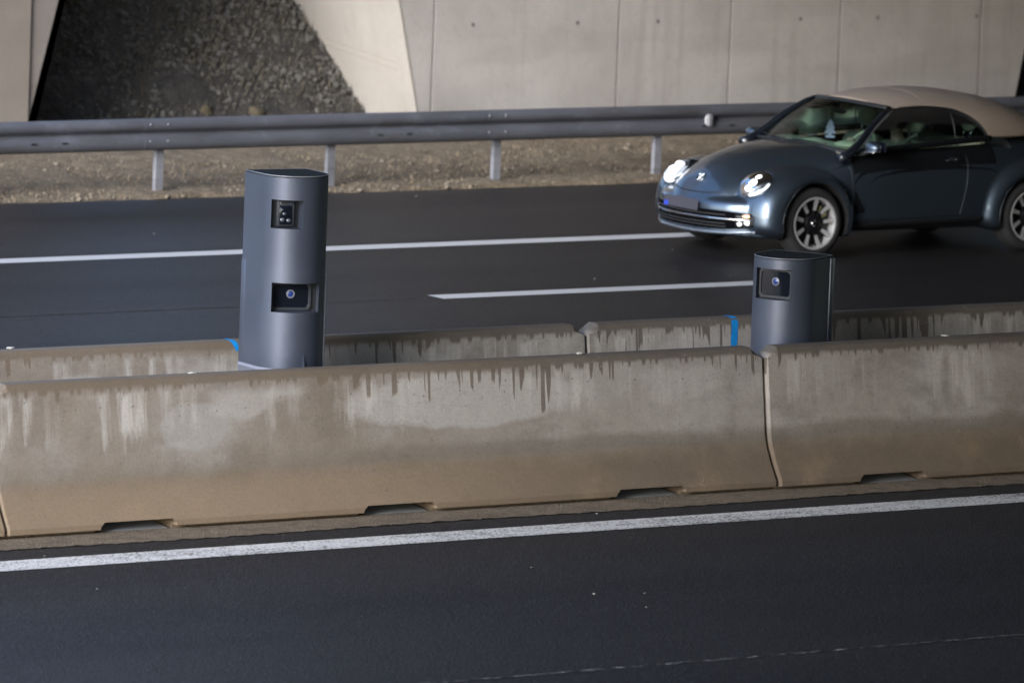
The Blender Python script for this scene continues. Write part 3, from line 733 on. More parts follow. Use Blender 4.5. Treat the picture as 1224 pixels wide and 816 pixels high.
# shell: rays from an axis with hemispherical caps
AX0, AX1, AZ = .95, 3.35, .45
rows = []
for ph in np.linspace(90, 0, 130)[1:]: rows.append((AX0, math.cos(R(ph)), -math.sin(R(ph))))
for x in np.linspace(AX0, AX1, 170)[1:-1]: rows.append((x, 1, 0))
for ph in np.linspace(0, 90, 50)[:-1]: rows.append((AX1, math.cos(R(ph)), math.sin(R(ph))))
NS = 220; th = np.linspace(0, 2*np.pi, NS, endpoint=False)
rw = np.array(rows); O = np.zeros((len(rows), NS, 3)); Dv = np.zeros_like(O)
O[..., 0] = rw[:, 0:1]; O[..., 2] = AZ
Dv[..., 0] = rw[:, 2:3]; Dv[..., 1] = rw[:, 1:2]*np.cos(th); Dv[..., 2] = rw[:, 1:2]*np.sin(th)
S = cast(O+Dv*1.6, -Dv, 0, 1.58, 90)
tipf = cast(np.array([[-.5, 0, AZ]]), np.array([[1., 0, 0]]))[0]; tipr = cast(np.array([[4.9, 0, AZ]]), np.array([[-1., 0, 0]]))[0]
V = [tuple(v) for v in S.reshape(-1, 3)]; nr = len(rows); Fc = []
for i in range(nr-1):
    for k in range(NS): Fc.append((i*NS+k, i*NS+(k+1) % NS, (i+1)*NS+(k+1) % NS, (i+1)*NS+k))
V += [tuple(tipf), tuple(tipr)]; a = nr*NS
for k in range(NS): Fc.append((a, (k+1) % NS, k)); Fc.append((a+1, (nr-1)*NS+k, (nr-1)*NS+(k+1) % NS))
body = npmesh('body', V, Fc, [CARP, WELL, INTD], car, True)
bmx = bmesh.new(); bmx.from_mesh(body.data); bmesh.ops.recalc_face_normals(bmx, faces=bmx.faces[:]); bmx.to_mesh(body.data); bmx.free()
cuts = []
for cx in (FW, RW):
    for s in (-1, 1):
        bm = bmesh.new(); lathe(bm, [(.001, .60*s), (.372, .60*s), (.372, 1.3*s), (.001, 1.3*s)], 'y', (cx, 0, WZ+.005), 96)
        bmesh.ops.remove_doubles(bm, verts=bm.verts[:], dist=.0015); cuts.append(obj('cut', bm, WELL, car))
bm = bmesh.new(); prism(bm, [(1.50, .34), (3.15, .34), (3.35, 1.5), (1.32, 1.5), (1.30, .94)], 1, -.72, .72); cuts.append(obj('cut', bm, INTD, car))
boolean(body, cuts); me = body.data
while len(me.materials) < 3: me.materials.append(WELL)
me.materials.clear(); [me.materials.append(m) for m in (CARP, WELL, INTD)]
for p in me.polygons:
    c = p.center; mi = 0
    for cx in (FW, RW):
        d = math.hypot(c.x-cx, c.z-WZ-.005)
        if d < .3745 and (abs(abs(c.y)-.60) < .004 or (abs(d-.372) < .003 and abs(p.normal.y) < .2)): mi = 1
    if 1.25 < c.x < 3.4 and abs(c.y) < .7215 and c.z > .335 and (abs(abs(c.y)-.72) < .0015 or abs(p.normal.z) > .99 and abs(c.z-.34) < .002 or (abs(p.normal.x) > .8 and c.z < 1.2)): mi = 2
    p.material_index = mi
me.shade_smooth(); me.set_sharp_from_angle(angle=R(38))
def side_y(pts, s=-1):
    pts = np.array([(x, s*2.0, z) for x, z in pts]); return cast(pts, np.array([[0, -s, 0.]]*len(pts)), 0, 2.0, 120)
def dens(pts, n):
    pts = np.array(pts, float); d = np.r_[0, np.cumsum(np.linalg.norm(np.diff(pts, axis=0), axis=1))]; t = np.linspace(0, d[-1], n)
    return np.stack([I(t, d, pts[:, k]) for k in range(pts.shape[1])], -1)
def seam(name, P, r, mat, off=.0):
    if off: P = P+nrm(P)*off
    bm = bmesh.new(); tube(bm, [tuple(p) for p in P], r, 6); return obj(name, bm, mat, car, True)
def strip(name, c0, c1, mat, n, off, direction, origin, cols=5, par=None, thick=.006):
    """band between two curves (pairs) cast on the body along direction"""
    A = dens(c0, n); B = dens(c1, n); G = np.stack([A+(B-A)*t for t in np.linspace(0, 1, cols)], 1)
    P = np.zeros((n, cols, 3))
    if direction == 'y-': P[..., 0] = G[..., 0]; P[..., 1] = -2; P[..., 2] = G[..., 1]; d = np.array([0, 1., 0])
    if direction == 'y+': P[..., 0] = G[..., 0]; P[..., 1] = 2; P[..., 2] = G[..., 1]; d = np.array([0, -1., 0])
    if direction == 'x': P[..., 0] = -.6; P[..., 1] = G[..., 0]; P[..., 2] = G[..., 1]; d = np.array([1., 0, 0])
    Q = cast(P, np.broadcast_to(d, P.shape), 0, 2.0, 160); Nn = nrm(Q); Q = Q+Nn*off
    nx, ny = n, cols; V = Q.reshape(-1, 3); F_ = []
    for i in range(nx-1):
        for j in range(ny-1): a = i*ny+j; F_.append((a, a+ny, a+ny+1, a+1))
    o = npmesh(name, V, F_, mat, par or car, True); m = o.modifiers.new('s', 'SOLIDIFY'); m.thickness = thick; m.offset = 0
    return o
# front end ---------------------------------------------------------
INTK = N('intake_black', .9).col((.004, .004, .005)).m; INTK.node_tree.nodes['Principled BSDF'].inputs['Specular IOR Level'].default_value = .03
SLAT = simple('intake_slat', (.035, .037, .04), .5)
for zz in (.392, .312, .285): strip('intake_slat', [(-.52, zz+.004), (0, zz), (.52, zz+.004)], [(-.52, zz-.004), (0, zz-.008), (.52, zz-.004)], SLAT, 40, .008, 'x', None, 3, thick=.006)
strip('air_intake', [(-.75, .412), (-.5, .428), (-.2, .428), (.2, .428), (.5, .428), (.75, .412)], [(-.73, .292), (-.5, .260), (-.2, .252), (.2, .252), (.5, .260), (.73, .292)], INTK, 60, .003, 'x', None, 7)
strip('chrome_blade', [(-.74, .366), (-.4, .362), (0, .360), (.4, .362), (.74, .366)], [(-.74, .350), (-.4, .344), (0, .342), (.4, .344), (.74, .350)], CHROME, 60, .012, 'x', None, 3, thick=.012)
strip('chin_strip', [(-.76, .262), (-.5, .236), (0, .228), (.5, .236), (.76, .262)], [(-.76, .248), (-.5, .220), (0, .210), (.5, .220), (.76, .248)], N('satin_chin', .3, .6, 1).col((.30, .35, .42)).m, 60, .010, 'x', None, 3, thick=.012)
bm = bmesh.new()
for i in range(9):
    z = .272+.008*i; pass
for s in (-1, 1):
    fl = strip('fog_lamp_panel', [(s*.775, .400), (s*.60, .408)], [(s*.765, .300), (s*.60, .285)], BLACKT, 10, .005, 'x', None, 5)
    for nm, yc, zc, ry, rz, m_ in (('indicator_lamp', .700, .392, .050, .015, AMBER), ('fog_lamp', .635, .318, .022, .020, LAMPD), ('fog_lamp', .705, .334, .032, .024, LAMPD)):
        P0 = cast(np.array([[-.6, s*yc, zc]]), np.array([[1., 0, 0]]))[0]; n0 = nrm(P0[None])[0]
        bm = bmesh.new(); ellipsoid(bm, tuple(P0+n0*.008), (.014, ry, rz), 14, Matrix.Rotation(R(-42*s), 3, 'Z')); obj(nm, bm, m_ if s < 0 else BLACKT, fl, True)
    if True:
        seam('hood_seam', cast(np.array([(x, s*yy, 1.6) for x, yy in dens([(.13, .335), (.22, .44), (.4, .545), (.7, .635), (1.0, .70), (1.28, .745)], 50)]), np.array([[0, 0, -1.]]*50), 0, 1.5, 140), .0035, BLACKT, -.0005)
seam('hood_lip', cast(np.array([(-.5, y, .563+.05*(abs(y)/.33)**2.5*.35) for y in np.linspace(-.335, .335, 40)]), np.array([[1, 0, 0.]]*40), 0, 2, 140), .006, BLACKT, .0)
# number plate
plate = npmesh('number_plate', [(-.002, -.235, .405), (-.002, .30, .405), (.010, .30, .505), (.010, -.235, .505)], [(0, 1, 2, 3)], N('plate_white', .45).col((.055, .055, .075)).m, car, False)
plate.location = (-.010, 0, 0); m = plate.modifiers.new('s', 'SOLIDIFY'); m.thickness = .004
pb = npmesh('plate_band', [(-.006, .23, .407), (-.006, .297, .407), (.006, .297, .503), (.006, .23, .503)], [(0, 1, 2, 3)], N('plate_blue', .45).col((.03, .06, .45)).m, plate, False)
# bonnet badge: ring with a V over a W
P0 = cast(np.array([[-.5, 0., .685]]), np.array([[1., 0, 0]]))[0]; n0 = nrm(P0[None])[0]
q = Vector((-n0[0], -n0[1], -n0[2])).to_track_quat('Y', 'Z')
bd = empty('badge_tmp'); D.objects.remove(bd)
bm = bmesh.new(); rr_ = .052
tube(bm, [(rr_*math.cos(t), 0, rr_*math.sin(t)) for t in np.linspace(0, 2*math.pi, 33)[:-1]], .0042, 6, closed=True)
badge = obj('badge', bm, CHROME, car, True); badge.rotation_mode = 'QUATERNION'; badge.rotation_quaternion = q; badge.location = tuple(P0+n0*.006)
bm = bmesh.new(); tube(bm, [(-.021, 0, .043), (0, 0, .004), (.021, 0, .043)], .0028, 6); obj('letter_v', bm, CHROME, badge)
bm = bmesh.new(); tube(bm, [(-.044, 0, .020), (-.019, 0, -.041), (0, 0, -.004), (.019, 0, -.041), (.044, 0, .020)], .0028, 6); obj('letter_w', bm, CHROME, badge)
# headlamps ---------------------------------------------------------
for s in (-1, 1):
    dr = np.array([.66, -s*.62, -.38]); dr /= np.linalg.norm(dr)
    c0 = cast(np.array([[.345, s*.635, .695]])-dr*1.0, dr[None], 0, 2, 200)[0]
    zax = np.array([0, 0, 1.]); e1 = np.cross(zax, dr); e1 /= np.linalg.norm(e1); e2 = np.cross(dr, e1)   # e1: lateral, e2: up
    if e2[2] < 0: e2 = -e2
    e1 = e1*(1 if e1[1]*s > 0 else -1)           # outward
    tl = R(25); u1 = e1*math.cos(tl)+e2*math.sin(tl); u2 = -e1*math.sin(tl)+e2*math.cos(tl)
    def disc(rad1, rad2, off, dome=0, rings=8, seg=48):
        G = [c0]; 
        for i in range(1, rings+1):
            for k in range(seg):
                a = 2*math.pi*k/seg; t = i/rings; G.append(c0+u1*rad1*t*math.cos(a)+u2*rad2*t*math.sin(a))
        G = np.array(G); Q = cast(G-dr*.5, np.broadcast_to(dr, G.shape), 0, 1.4, 200); Nn = nrm(Q)
        t = np.array([0]+[i/rings for i in range(1, rings+1) for k in range(seg)])
        Q = Q+Nn*(off+dome*np.sqrt(np.maximum(0, 1-t*t)))[:, None]
        F_ = [(0, 1+k, 1+(k+1) % seg) for k in range(seg)]
        for i in range(rings-1):
            for k in range(seg): a, b = 1+i*seg+k, 1+i*seg+(k+1) % seg; F_.append((a, b, b+seg, a+seg))
        return Q, F_
    Q, F_ = disc(.178, .152, .003); hl = npmesh('headlamp', Q, F_, N('lamp_housing', .3, .8).col((.16, .17, .19)).m, car, True)
    bm = bmesh.new(); tube(bm, [tuple(v) for v in Q[-48:]], .007, 6, closed=True); obj('bezel', bm, CARP, hl, True)
    def onl(a, b, off):
        g_ = c0+u1*a+u2*b; q_ = cast((g_-dr*.5)[None], dr[None], 0, 1.4, 200)[0]; return q_+nrm(q_[None])[0]*off
    bm = bmesh.new(); tube(bm, [tuple(onl(.135*math.cos(a), .112*math.sin(a), .008)) for a in np.linspace(0, 2*math.pi, 40)[:-1]], .009, 6, closed=True); obj('chrome_ring', bm, CHROME, hl, True)
    for (a_, b_, r_) in ((-.062, -.045, .046), (-.008, -.018, .054), (.052, .022, .044)):
        bm = bmesh.new(); ellipsoid(bm, tuple(onl(a_, b_, .014)), (r_, r_, r_*.72), 14); obj('bulb_glow', bm, LAMP, hl, True)
    bm = bmesh.new(); tube(bm, [tuple(onl(.152*math.cos(a), .128*math.sin(a), .007)) for a in np.linspace(R(195), R(320), 22)], .009, 8); obj('running_light', bm, LAMPD, hl, True)
    Q, F_ = disc(.172, .147, .006, .035); npmesh('lens_cover', Q, F_, LGLASS, hl, True)
# door seams, handle, sill strip ------------------------------------
for s, dn in ((-1, 'y-'), (1, 'y+')):
    sf = N('seam_edge', .6).col((.05, .06, .075)).m
    seam('door_seam', side_y(dens([(2.60, 1.055), (2.655, .98), (2.672, .85), (2.66, .70), (2.625, .52), (2.58, .36)], 40), s), .0035, sf, .0)
    seam('door_seam', side_y(dens([(1.345, .925), (1.335, .80), (1.345, .60), (1.36, .34)], 40), s), .003, BLACKT, .0)
    seam('door_seam', side_y(dens([(1.36, .335), (2.0, .345), (2.58, .36)], 30), s), .004, BLACKT, .0)
    strip('sill_strip', [(1.36, .315), (2.1, .330), (2.86, .345)], [(1.36, .268), (2.1, .283), (2.86, .298)], BLACKT, 50, .010, dn, None, 4, thick=.016)
    P0 = side_y([(2.50, .872)], s)[0]; bm = bmesh.new(); ellipsoid(bm, (P0[0], P0[1]+s*.016, P0[2]), (.085, .014, .013), 14); ellipsoid(bm, (P0[0]-.0, P0[1]+s*.002, P0[2]-.004), (.05, .006, .028), 12)
    hd = obj('door_handle', bm, CARP, car, True)
    bm = bmesh.new(); ellipsoid(bm, (P0[0]+.05, P0[1]+s*.027, P0[2]+.004), (.032, .006, .007), 12); obj('handle_trim', bm, CHROME, hd, True)
    P0 = side_y([(1.18, .63)], s)[0]; bm = bmesh.new(); ellipsoid(bm, tuple(P0), (.035, .012, .012), 12); obj('side_marker', bm, CHROME, car, True)
    # belt trim
    seam('belt_trim', np.array([(x, s*y, z) for x, y, z in dens([(1.36, .745, .965), (1.9, .755, .995), (2.5, .752, 1.035), (2.99, .735, 1.062)], 40)]), .030, WAIST)
    nx_, ny_ = 60, 8; gx, gy = np.meshgrid(np.linspace(1.36, 3.02, nx_), np.linspace(.69, .832, ny_), indexing='ij')
    P_ = np.stack([gx, s*(gy-.012*(gx > 2.6)*(gx-2.6)/.4*3*0), gx*0+1.6], -1); Q_ = cast(P_, np.broadcast_to(np.array([0, 0, -1.]), P_.shape), 0, 1.2, 160); Q_[..., 2] += .005
    npmesh('ledge_cover', Q_.reshape(-1, 3), [(i*ny_+j, (i+1)*ny_+j, (i+1)*ny_+j+1, i*ny_+j+1) for i in range(nx_-1) for j in range(ny_-1)], WAIST, car, True)  # matt black sheet added to hide the wall's reflection on the ledge
    # mirror
    mz = 0 if s < 0 else -.05
    bm = bmesh.new(); ellipsoid(bm, (1.46, s*.94, 1.025), (.065, .10, .062), 24)
    for v in bm.verts:
        if v.co.x > 1.51: v.co.x = 1.51
        if v.co.z < .985: v.co.z = .985
    mr = obj('mirror', bm, CARP, car, 40); mr.location.z = mz
    bm = bmesh.new(); ellipsoid(bm, (1.445, s*.945, .992), (.064, .095, .012), 20); obj('mirror_trim', bm, CHROME, mr, True)
    bm = bmesh.new(); box(bm, 1.512, 1.516, min(s*.87, s*1.06), max(s*.87, s*1.06), .992, 1.08, .002); obj('mirror_glass', bm, PANE, mr)
    bm = bmesh.new(); tube(bm, [(1.45, s*.74, .945), (1.46, s*.80, .955), (1.465, s*.88, .995)], [.03, .024, .028], 10); obj('mirror_arm', bm, BLACKT, mr, True)
# wheels ------------------------------------------------------------
def wheel(cx, s):
    yo = s*.885; root = empty('wheel', (cx, yo, WZ)); root.parent = car
    d = -s    # inwards
    bm = bmesh.new()
    lathe(bm, [(.238, d*.012), (.248, d*.004), (.266, d*.0), (.292, d*.004), (.316, d*.020), (.3285, d*.045), (.330, d*.07), (.330, d*.16), (.322, d*.20), (.29, d*.225), (.238, d*.215), (.238, d*.012)], 'y', (0, 0, 0), 72)
    obj('tyre', bm, RUB, root, 35)
    bm = bmesh.new(); lathe(bm, [(.216, d*.06), (.220, d*.020), (.226, d*.004), (.243, d*.003), (.246, d*.012), (.240, d*.03), (.232, d*.20), (.216, d*.20), (.216, d*.06)], 'y', (0, 0, 0), 72)
    rim = obj('rim', bm, ALLOY, root, 40)
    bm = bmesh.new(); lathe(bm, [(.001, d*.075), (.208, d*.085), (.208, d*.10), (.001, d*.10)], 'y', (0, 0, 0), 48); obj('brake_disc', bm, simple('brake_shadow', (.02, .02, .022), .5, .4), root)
    bm = bmesh.new(); lathe(bm, [(.001, d*.030), (.06, d*.030), (.078, d*.036), (.085, d*.05), (.085, d*.06)], 'y', (0, 0, 0), 40); obj('hub', bm, ALLOYD, rim, 30)
    bm = bmesh.new(); lathe(bm, [(.001, d*.016), (.022, d*.018), (.030, d*.026), (.032, d*.034)], 'y', (0, 0, 0), 30); obj('hub_cap', bm, CHROME, rim, 30)
    for k in range(9):
        a = 2*math.pi*(k+.15)/9; ca, sa = math.cos(a), math.sin(a)
        def T(r_, t_, y_): return (r_*ca-t_*sa, y_, r_*sa+t_*ca)
        bm = bmesh.new()
        secs = [(.075, .022, .046), (.13, .019, .040), (.17, .019, .030), (.222, .024, .018)]
        rg = []
        for r_, w_, y_ in secs: rg.append([bm.verts.new(T(r_, -w_, d*(y_+.028))), bm.verts.new(T(r_, -w_*.8, d*y_)), bm.verts.new(T(r_, w_*.8, d*y_)), bm.verts.new(T(r_, w_, d*(y_+.028)))])
        for A, B in zip(rg, rg[1:]):
            for i in range(4): bm.faces.new((A[i], A[(i+1) % 4], B[(i+1) % 4], B[i]))
        bm.faces.new(rg[0]); bm.faces.new(rg[-1][::-1])
        sp = obj('spoke', bm, ALLOYD, rim)
        bm = bmesh.new(); q_ = [T(.118, -.015, d*.036), T(.118, .015, d*.036), T(.170, .0185, d*.0275), T(.220, .0225, d*.013), T(.220, -.0225, d*.013), T(.170, -.0185, d*.0275)]
        vs = [bm.verts.new(p) for p in q_]; bm.faces.new(vs)
        for i in range(5):
            a2 = 2*math.pi*(i/5)
        face = obj('spoke_face', bm, ALLOY, root)
        m = face.modifiers.new('s', 'SOLIDIFY'); m.thickness = .006; m.offset = 0
    if s < 0 and cx < 2:
        bm = bmesh.new(); prism(bm, [(r_*math.cos(a), r_*math.sin(a)) for r_, a in [(.125, R(20)), (.19, R(22)), (.19, R(40)), (.185, R(58)), (.125, R(56)), (.12, R(38))]], 1, .062, .08); obj('brake_caliper', bm, simple('caliper_gold', (.45, .42, .20), .4), root)
    return root
for cx in (FW, RW):
    for s in (-1, 1): wheel(cx, s)
# greenhouse ---------------------------------------------------------
def hx(y): return 1.83+.085*(abs(y)/.58)**2           # header line, x for a given y
def RT(x): return I(x, [1.75, 1.95, 2.2, 2.55, 2.9, 3.25, 3.6, 3.85, 4.02], [1.375, 1.425, 1.458, 1.472, 1.452, 1.398, 1.29, 1.16, 1.045])
def RWd(x): return I(x, [1.7, 2.2, 2.9, 3.3, 3.7, 4.02], [.715, .735, .735, .70, .60, .42])
def ghw(x, z):
    """half width of greenhouse at height z"""
    q = np.clip((z-.98)/np.maximum(RT(x)-.98, .02), 0, 1)
    return RWd(x)*(1-q**2.5)**(1/2.7)
WT = lambda x: I(x, [1.88, 2.05, 2.3, 2.6, 2.75, 2.86, 2.93, 2.97], [1.325, 1.350, 1.358, 1.335, 1.285, 1.21, 1.13, 1.066])
def zlow(x): return np.where(x < 2.97, WT(x), np.where(x < 3.6, 1.066, np.minimum(1.066, I(x, [3.6, 4.02], [1.066, 1.02]))))
NX, NT = 110, 33
xs = np.r_[np.linspace(1.80, 2.7, 50), np.linspace(2.71, 3.0, 40)[:], np.linspace(3.02, 4.015, 40)]; NX = len(xs)
V = np.zeros((NX, 2*NT-1, 3))
for i, x in enumerate(xs):
    zl = float(zlow(x)); qt = min(1, max(0, (zl-.98)/(RT(x)-.98)))
    # angular parameter from low edge to crown
    a0 = math.asin(min(1, qt**1.25)); al = np.linspace(a0, math.pi/2, NT); qq = np.sin(al)**(1/1.25)
    z = .98+qq*(RT(x)-.98); y = RWd(x)*np.maximum(0, 1-qq**2.5)**(1/2.7)
    for j in range(NT):
        xx = x
        if x < 2.3: xx = x+(hx(y[j])-1.80)*(1-(x-1.80)/.5)
        V[i, j] = (xx, -y[j], z[j]); V[i, 2*NT-2-j] = (xx, y[j], z[j])
F_ = []; m_ = 2*NT-1
for i in range(NX-1):
    for j in range(m_-1): a = i*m_+j; F_.append((a, a+1, a+m_+1, a+m_))
top = npmesh('soft_top', V.reshape(-1, 3), F_, CLOTH, car, True)
md = top.modifiers.new('s', 'SOLIDIFY'); md.thickness = .022; md.offset = -1 if False else 0
edge_n = [tuple(V[i, 0]) for i in range(NX) if xs[i] < 2.98]
for s in (-1, 1):
    bm = bmesh.new(); tube(bm, [(p[0], p[1]*(-s)*1.003, p[2]-.006) for p in edge_n], .014, 6); obj('window_seal', bm, BLACKT, top, True)
# fabric seams across the roof
for xq in (2.35, 2.98):
    i = int(np.argmin(abs(xs-xq))); bm = bmesh.new(); tube(bm, [tuple(V[i, j]+np.array([0, 0, .0095])) for j in range(2, m_-2)], .005, 5); obj('top_seam', bm, CLOTH, top, True)
# rear window in the top
# side glass
for s in (-1, 1):
    for nm, xa, xb in (('door_window', 1.46, 2.57), ('quarter_window', 2.60, 2.95)):
        nx_ = 30; G = []; 
        for x in np.linspace(xa, xb, nx_):
            zb = .94+.045*(x-1.4)/.6 if x < 2 else .985+.08*(x-2)
            zt = float(WT(x)) if x > 1.88 else .955+(x-1.40)*(1.335-.955)/(1.86-1.40)
            for t in np.linspace(0, 1, 8):
                z = zb+(max(zt, zb+.005)-zb)*t; G.append((x, s*(float(ghw(max(x, 1.9), z))-.012), z))
        F_ = [(i*8+j, i*8+j+1, (i+1)*8+j+1, (i+1)*8+j) for i in range(nx_-1) for j in range(7)]
        npmesh(nm, G, F_, SGLASS, car, True)
    bm = bmesh.new(); tube(bm, [(2.585, s*(float(ghw(2.585, z))-.010), z) for z in (1.02, 1.15, 1.25, 1.335)], .007, 6); obj('window_pillar', bm, BLACKT, car, True)
    # A pillar
    bm = bmesh.new(); PA = [(1.20, s*.775, .905), (1.30, s*.765, .945), (1.45, s*.735, 1.045), (1.62, s*.68, 1.185), (1.82, s*.610, 1.303), (1.90, s*.572, 1.338)]
    tube(bm, PA, [.05, .045, .036, .033, .031, .029], 10); obj('windscreen_pillar', bm, BLACKP, car, True)
    bm = bmesh.new(); tube(bm, [(p[0]+.034, p[1]+s*.022, p[2]-.004) for p in PA], .007, 6); obj('pillar_trim', bm, CHROME if s > 5 else N('grey_pillar_trim', .3, .5).col((.28, .30, .33)).m, car, True)
bm = bmesh.new(); tube(bm, [(hx(y)-.005, y, 1.362-.022*(abs(y)/.58)**2) for y in np.linspace(-.575, .575, 25)], .027, 8); obj('windscreen_header', bm, BLACKT, car, True)
cx_ = lambda y: 1.245+.115*(abs(y)/.70)**2
G = []; n1, n2 = 30, 12
for y in np.linspace(-1, 1, n1):
    for t in np.linspace(0, 1, n2):
        yb, yt = y*.73, y*.58; xb, zb = cx_(yb), .985-.03*abs(y)**2; xt, zt = hx(yt)-.01, 1.372-.022*abs(y)**2
        G.append((xb+(xt-xb)*t-.02*math.sin(math.pi*t), yb+(yt-yb)*t, zb+(zt-zb)*t+.028*math.sin(math.pi*t)))
npmesh('windscreen', G, [(i*n2+j, i*n2+j+1, (i+1)*n2+j+1, (i+1)*n2+j) for i in range(n1-1) for j in range(n2-1)], WGLASS, car, True)
bm = bmesh.new(); tube(bm, [(cx_(y)-.012, y, .992-.03*(abs(y)/.73)**2) for y in np.linspace(-.75, .75, 25)], .020, 8); obj('cowl', bm, BLACKT, car, True)
for y0 in (-.45, .15):
    bm = bmesh.new(); tube(bm, [(cx_(y0)-.01, y0, 1.012), (cx_(y0)+.0, y0+.25, 1.015), (cx_(y0+.5)+.02, y0+.5, 1.012)], .007, 6); obj('wiper', bm, BLACKT, car, True)
# cabin ---------------------------------------------------------------
bm = bmesh.new(); prism(bm, [(1.33, .70), (1.72, .70), (1.74, .92), (1.66, .992), (1.30, .985)], 1, -.60, .60)
bmesh.ops.bevel(bm, geom=[e for e in bm.edges if abs(e.verts[0].co.y-e.verts[1].co.y) > .5], offset=.02, segments=2, affect='EDGES')
dash = obj('dashboard', bm, CREAM, car, 30)
bm = bmesh.new(); ellipsoid(bm, (1.62, -.36, .975), (.13, .19, .055), 20); obj('instrument_hood', bm, CREAM, dash, True)
bm = bmesh.new(); ellipsoid(bm, (1.56, .10, .965), (.10, .15, .05), 20); obj('dash_pod', bm, CREAM, dash, True)
def seat(x, y, w_, rear=False):
    st = empty('rear_seat' if rear else 'seat', (x, y, 0)); st.parent = car
    bm = bmesh.new(); box(bm, -.26, .26, -w_/2, w_/2, .36, .52, .05); obj('seat_cushion', bm, CREAM, st, 40)
    bm = bmesh.new(); prism(bm, [(.17, .46), (.29, .46), (.43, .98), (.40, 1.02), (.33, 1.02), (.29, .97)], 1, -w_/2, w_/2); bmesh.ops.bevel(bm, geom=bm.edges[:], offset=.025, segments=3, affect='EDGES'); obj('seat_back', bm, CREAM, st, 40)
    for q_ in ((0,) if not rear else (-.3, .3)):
        bm = bmesh.new(); ellipsoid(bm, (.39, q_, 1.185), (.055, .125, .105), 20); h_ = obj('headrest', bm, CREAM, st, True)
        for dy in (-.055, .055):
            bm = bmesh.new(); tube(bm, [(.365, q_+dy, .98), (.385, q_+dy, 1.15)], .011, 8); obj('headrest_post', bm, CHROME, h_, True)
    return st
seat(1.98, -.37, .50); seat(1.98, .37, .50); seat(2.68, 0, 1.1, True)
bm = bmesh.new(); ctr = Vector((1.74, -.37, .955)); ax = Vector((-.86, 0, .5)).normalized(); u_ = Vector((0, 1, 0)); v_ = ax.cross(u_)
tube(bm, [ctr+(u_*math.cos(t)+v_*math.sin(t))*.182 for t in np.linspace(0, 2*math.pi, 37)[:-1]], .015, 8, closed=True); sw = obj('steering_wheel', bm, CREAM, car, True)
bm = bmesh.new()
ellipsoid(bm, tuple(ctr), (.03, .07, .05), 14); obj('wheel_boss', bm, CREAM, sw, True)
for t in (0, math.pi, -math.pi/2):
    bm = bmesh.new(); tube(bm, [ctr, ctr+(u_*math.cos(t)+v_*math.sin(t))*.18], .013, 6); obj('wheel_spoke', bm, INTD, sw)
bm = bmesh.new(); ellipsoid(bm, (1.76, 0, 1.275), (.018, .11, .032), 16); im = obj('inner_mirror', bm, BLACKT, car, True)
# hanging tree-shaped air freshener
bm = bmesh.new(); T_ = [(0, .062), (.020, .030), (.012, .030), (.030, 0), (.018, 0), (.036, -.032), (.010, -.034), (.010, -.044), (.028, -.046), (.028, -.062)]
prism(bm, [(y, z) for y, z in T_]+[(-y, z) for y, z in T_[::-1] if y > 0], 0, -.002, .002)
af = obj('air_freshener', bm, simple('lilac_card', (.72, .62, .92), .6), None, False, cw(1.68, .03, 1.105)); af.rotation_euler = (0, 0, R(54)); af.scale = (1, 1.55, 1.45); tag(af, 'lilac tree-shaped air freshener hanging behind the car windscreen', 'air freshener')
bm = bmesh.new(); tube(bm, [(0, 0, .062), (.04, 0, .10)], .002, 5); obj('string', bm, BLACKT, af)
# driver --------------------------------------------------------------
def skin(name, verts, edges, radii, mat, parent, root=0, lev=2):
    me = D.meshes.new(name); me.from_pydata(verts, edges, []); o = D.objects.new(name, me); COL.objects.link(o); o.parent = parent
    m = o.modifiers.new('k', 'SKIN'); 
    for i, r_ in enumerate(radii): 
        sv_ = me.skin_vertices[0].data[i]; sv_.radius = (r_, r_) if not isinstance(r_, tuple) else r_; sv_.use_root = (i == root)
    s_ = o.modifiers.new('s', 'SUBSURF'); s_.levels = lev; s_.render_levels = lev
    bpy.context.view_layer.update(); dg = bpy.context.evaluated_depsgraph_get(); me2 = D.meshes.new_from_object(o.evaluated_get(dg)); o.modifiers.clear(); o.data = me2
    me2.materials.clear(); me2.materials.append(mat); me2.shade_smooth(); return o
SKINM = simple('skin', (.50, .33, .26), .5, var=.06); SHIRT = simple('pale_shirt', (.40, .36, .29), .85); HAIR = simple('dark_hair', (.02, .016, .013), .6); TROU = simple('dark_trousers', (.02, .025, .04), .85)
driver = empty('person', (CARX, CARY, 0), CYAW); tag(driver, 'dark-haired driver in a pale top sitting at the wheel of the convertible', 'person')
dy = -.37
vs = [(2.14, dy, .50), (2.17, dy, .70), (2.19, dy, .90), (2.185, dy, 1.01), (2.165, dy, 1.08), (2.145, dy, 1.15), (2.13, dy, 1.235)]
rs = [.13, .125, .13, .09, .052, .075, .085]; es = [(i, i+1) for i in range(6)]
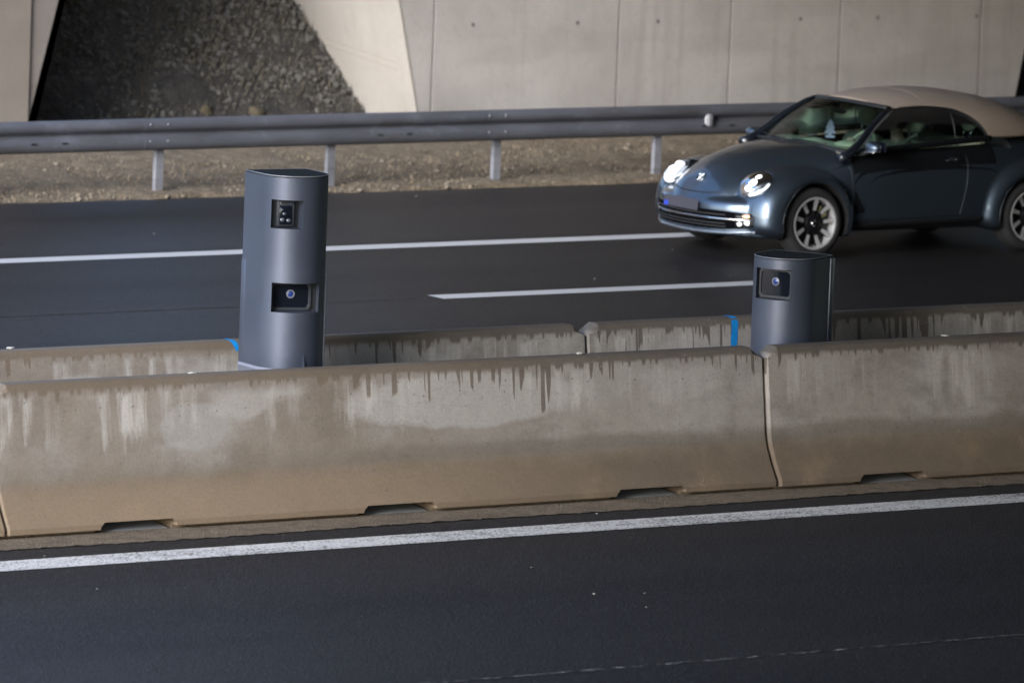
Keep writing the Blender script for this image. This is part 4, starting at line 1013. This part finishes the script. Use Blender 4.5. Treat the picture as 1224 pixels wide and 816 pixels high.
for s in (-1, 1):
    b = len(vs); vs += [(2.18, dy+s*.17, .965), (2.10, dy+s*.25, .76), (1.90, dy+s*.22, .80), (1.815, dy+s*.175, .955), (1.775, dy+s*.16, 1.0)]; rs += [.055, .045, .036, .028, .030]
    es += [(2, b), (b, b+1), (b+1, b+2), (b+2, b+3), (b+3, b+4)]
    for f in range(5):
        fb = len(vs); oy = (f-2)*.018; vs += [(1.755, dy+s*.165+oy, 1.035), (1.735, dy+s*.175+oy, 1.03 - .02)]; rs += [.010, .009]; es += [(b+4, fb), (fb, fb+1)]
    b = len(vs); vs += [(2.10, dy+s*.10, .52), (1.72, dy+s*.13, .60), (1.42, dy+s*.12, .42), (1.36, dy+s*.12, .40)]; rs += [.085, .065, .05, .04]
    es += [(0, b), (b, b+1), (b+1, b+2), (b+2, b+3)]
skin('body', vs, es, rs, SKINM, driver)
vt = [(2.14, dy, .50), (2.17, dy, .70), (2.19, dy, .90), (2.19, dy, .99)]; rt = [.15, .145, .15, .10]; et = [(0, 1), (1, 2), (2, 3)]
for s in (-1, 1):
    b = len(vt); vt += [(2.18, dy+s*.17, .965), (2.10, dy+s*.25, .76), (1.92, dy+s*.222, .795)]; rt += [.068, .058, .05]; et += [(2, b), (b, b+1), (b+1, b+2)]
skin('shirt', vt, et, rt, SHIRT, driver)
vt = [(2.13, dy, .48)]; rt = [.15]; et = []
for s in (-1, 1):
    b = len(vt); vt += [(2.08, dy+s*.10, .52), (1.72, dy+s*.13, .60), (1.43, dy+s*.12, .44)]; rt += [.10, .08, .062]; et += [(0, b), (b, b+1), (b+1, b+2)]
skin('trousers', vt, et, rt, TROU, driver)
bm = bmesh.new(); ellipsoid(bm, (2.155, dy, 1.225), (.105, .098, .115), 24)
for v in list(bm.verts):
    if v.co.x < 2.09 and v.co.z < 1.27: v.co.x = 2.12
obj('hair', bm, HAIR, driver, True)
bm = bmesh.new()
ellipsoid(bm, (2.042, dy, 1.185), (.014, .014, .022), 10); obj('nose', bm, SKINM, driver, True)
for s in (-1, 1):
    bm = bmesh.new(); ellipsoid(bm, (2.060, dy+s*.032, 1.205), (.008, .012, .007), 10); obj('eye', bm, HAIR, driver, True)
bm = bmesh.new(); tube(bm, [(2.22, dy-.22, 1.10), (2.13, dy-.12, 1.00), (2.04, dy-.02, .85), (2.02, dy+.10, .70)], .012, 6); obj('seat_belt', bm, simple('belt_web', (.5, .48, .42), .7), car)
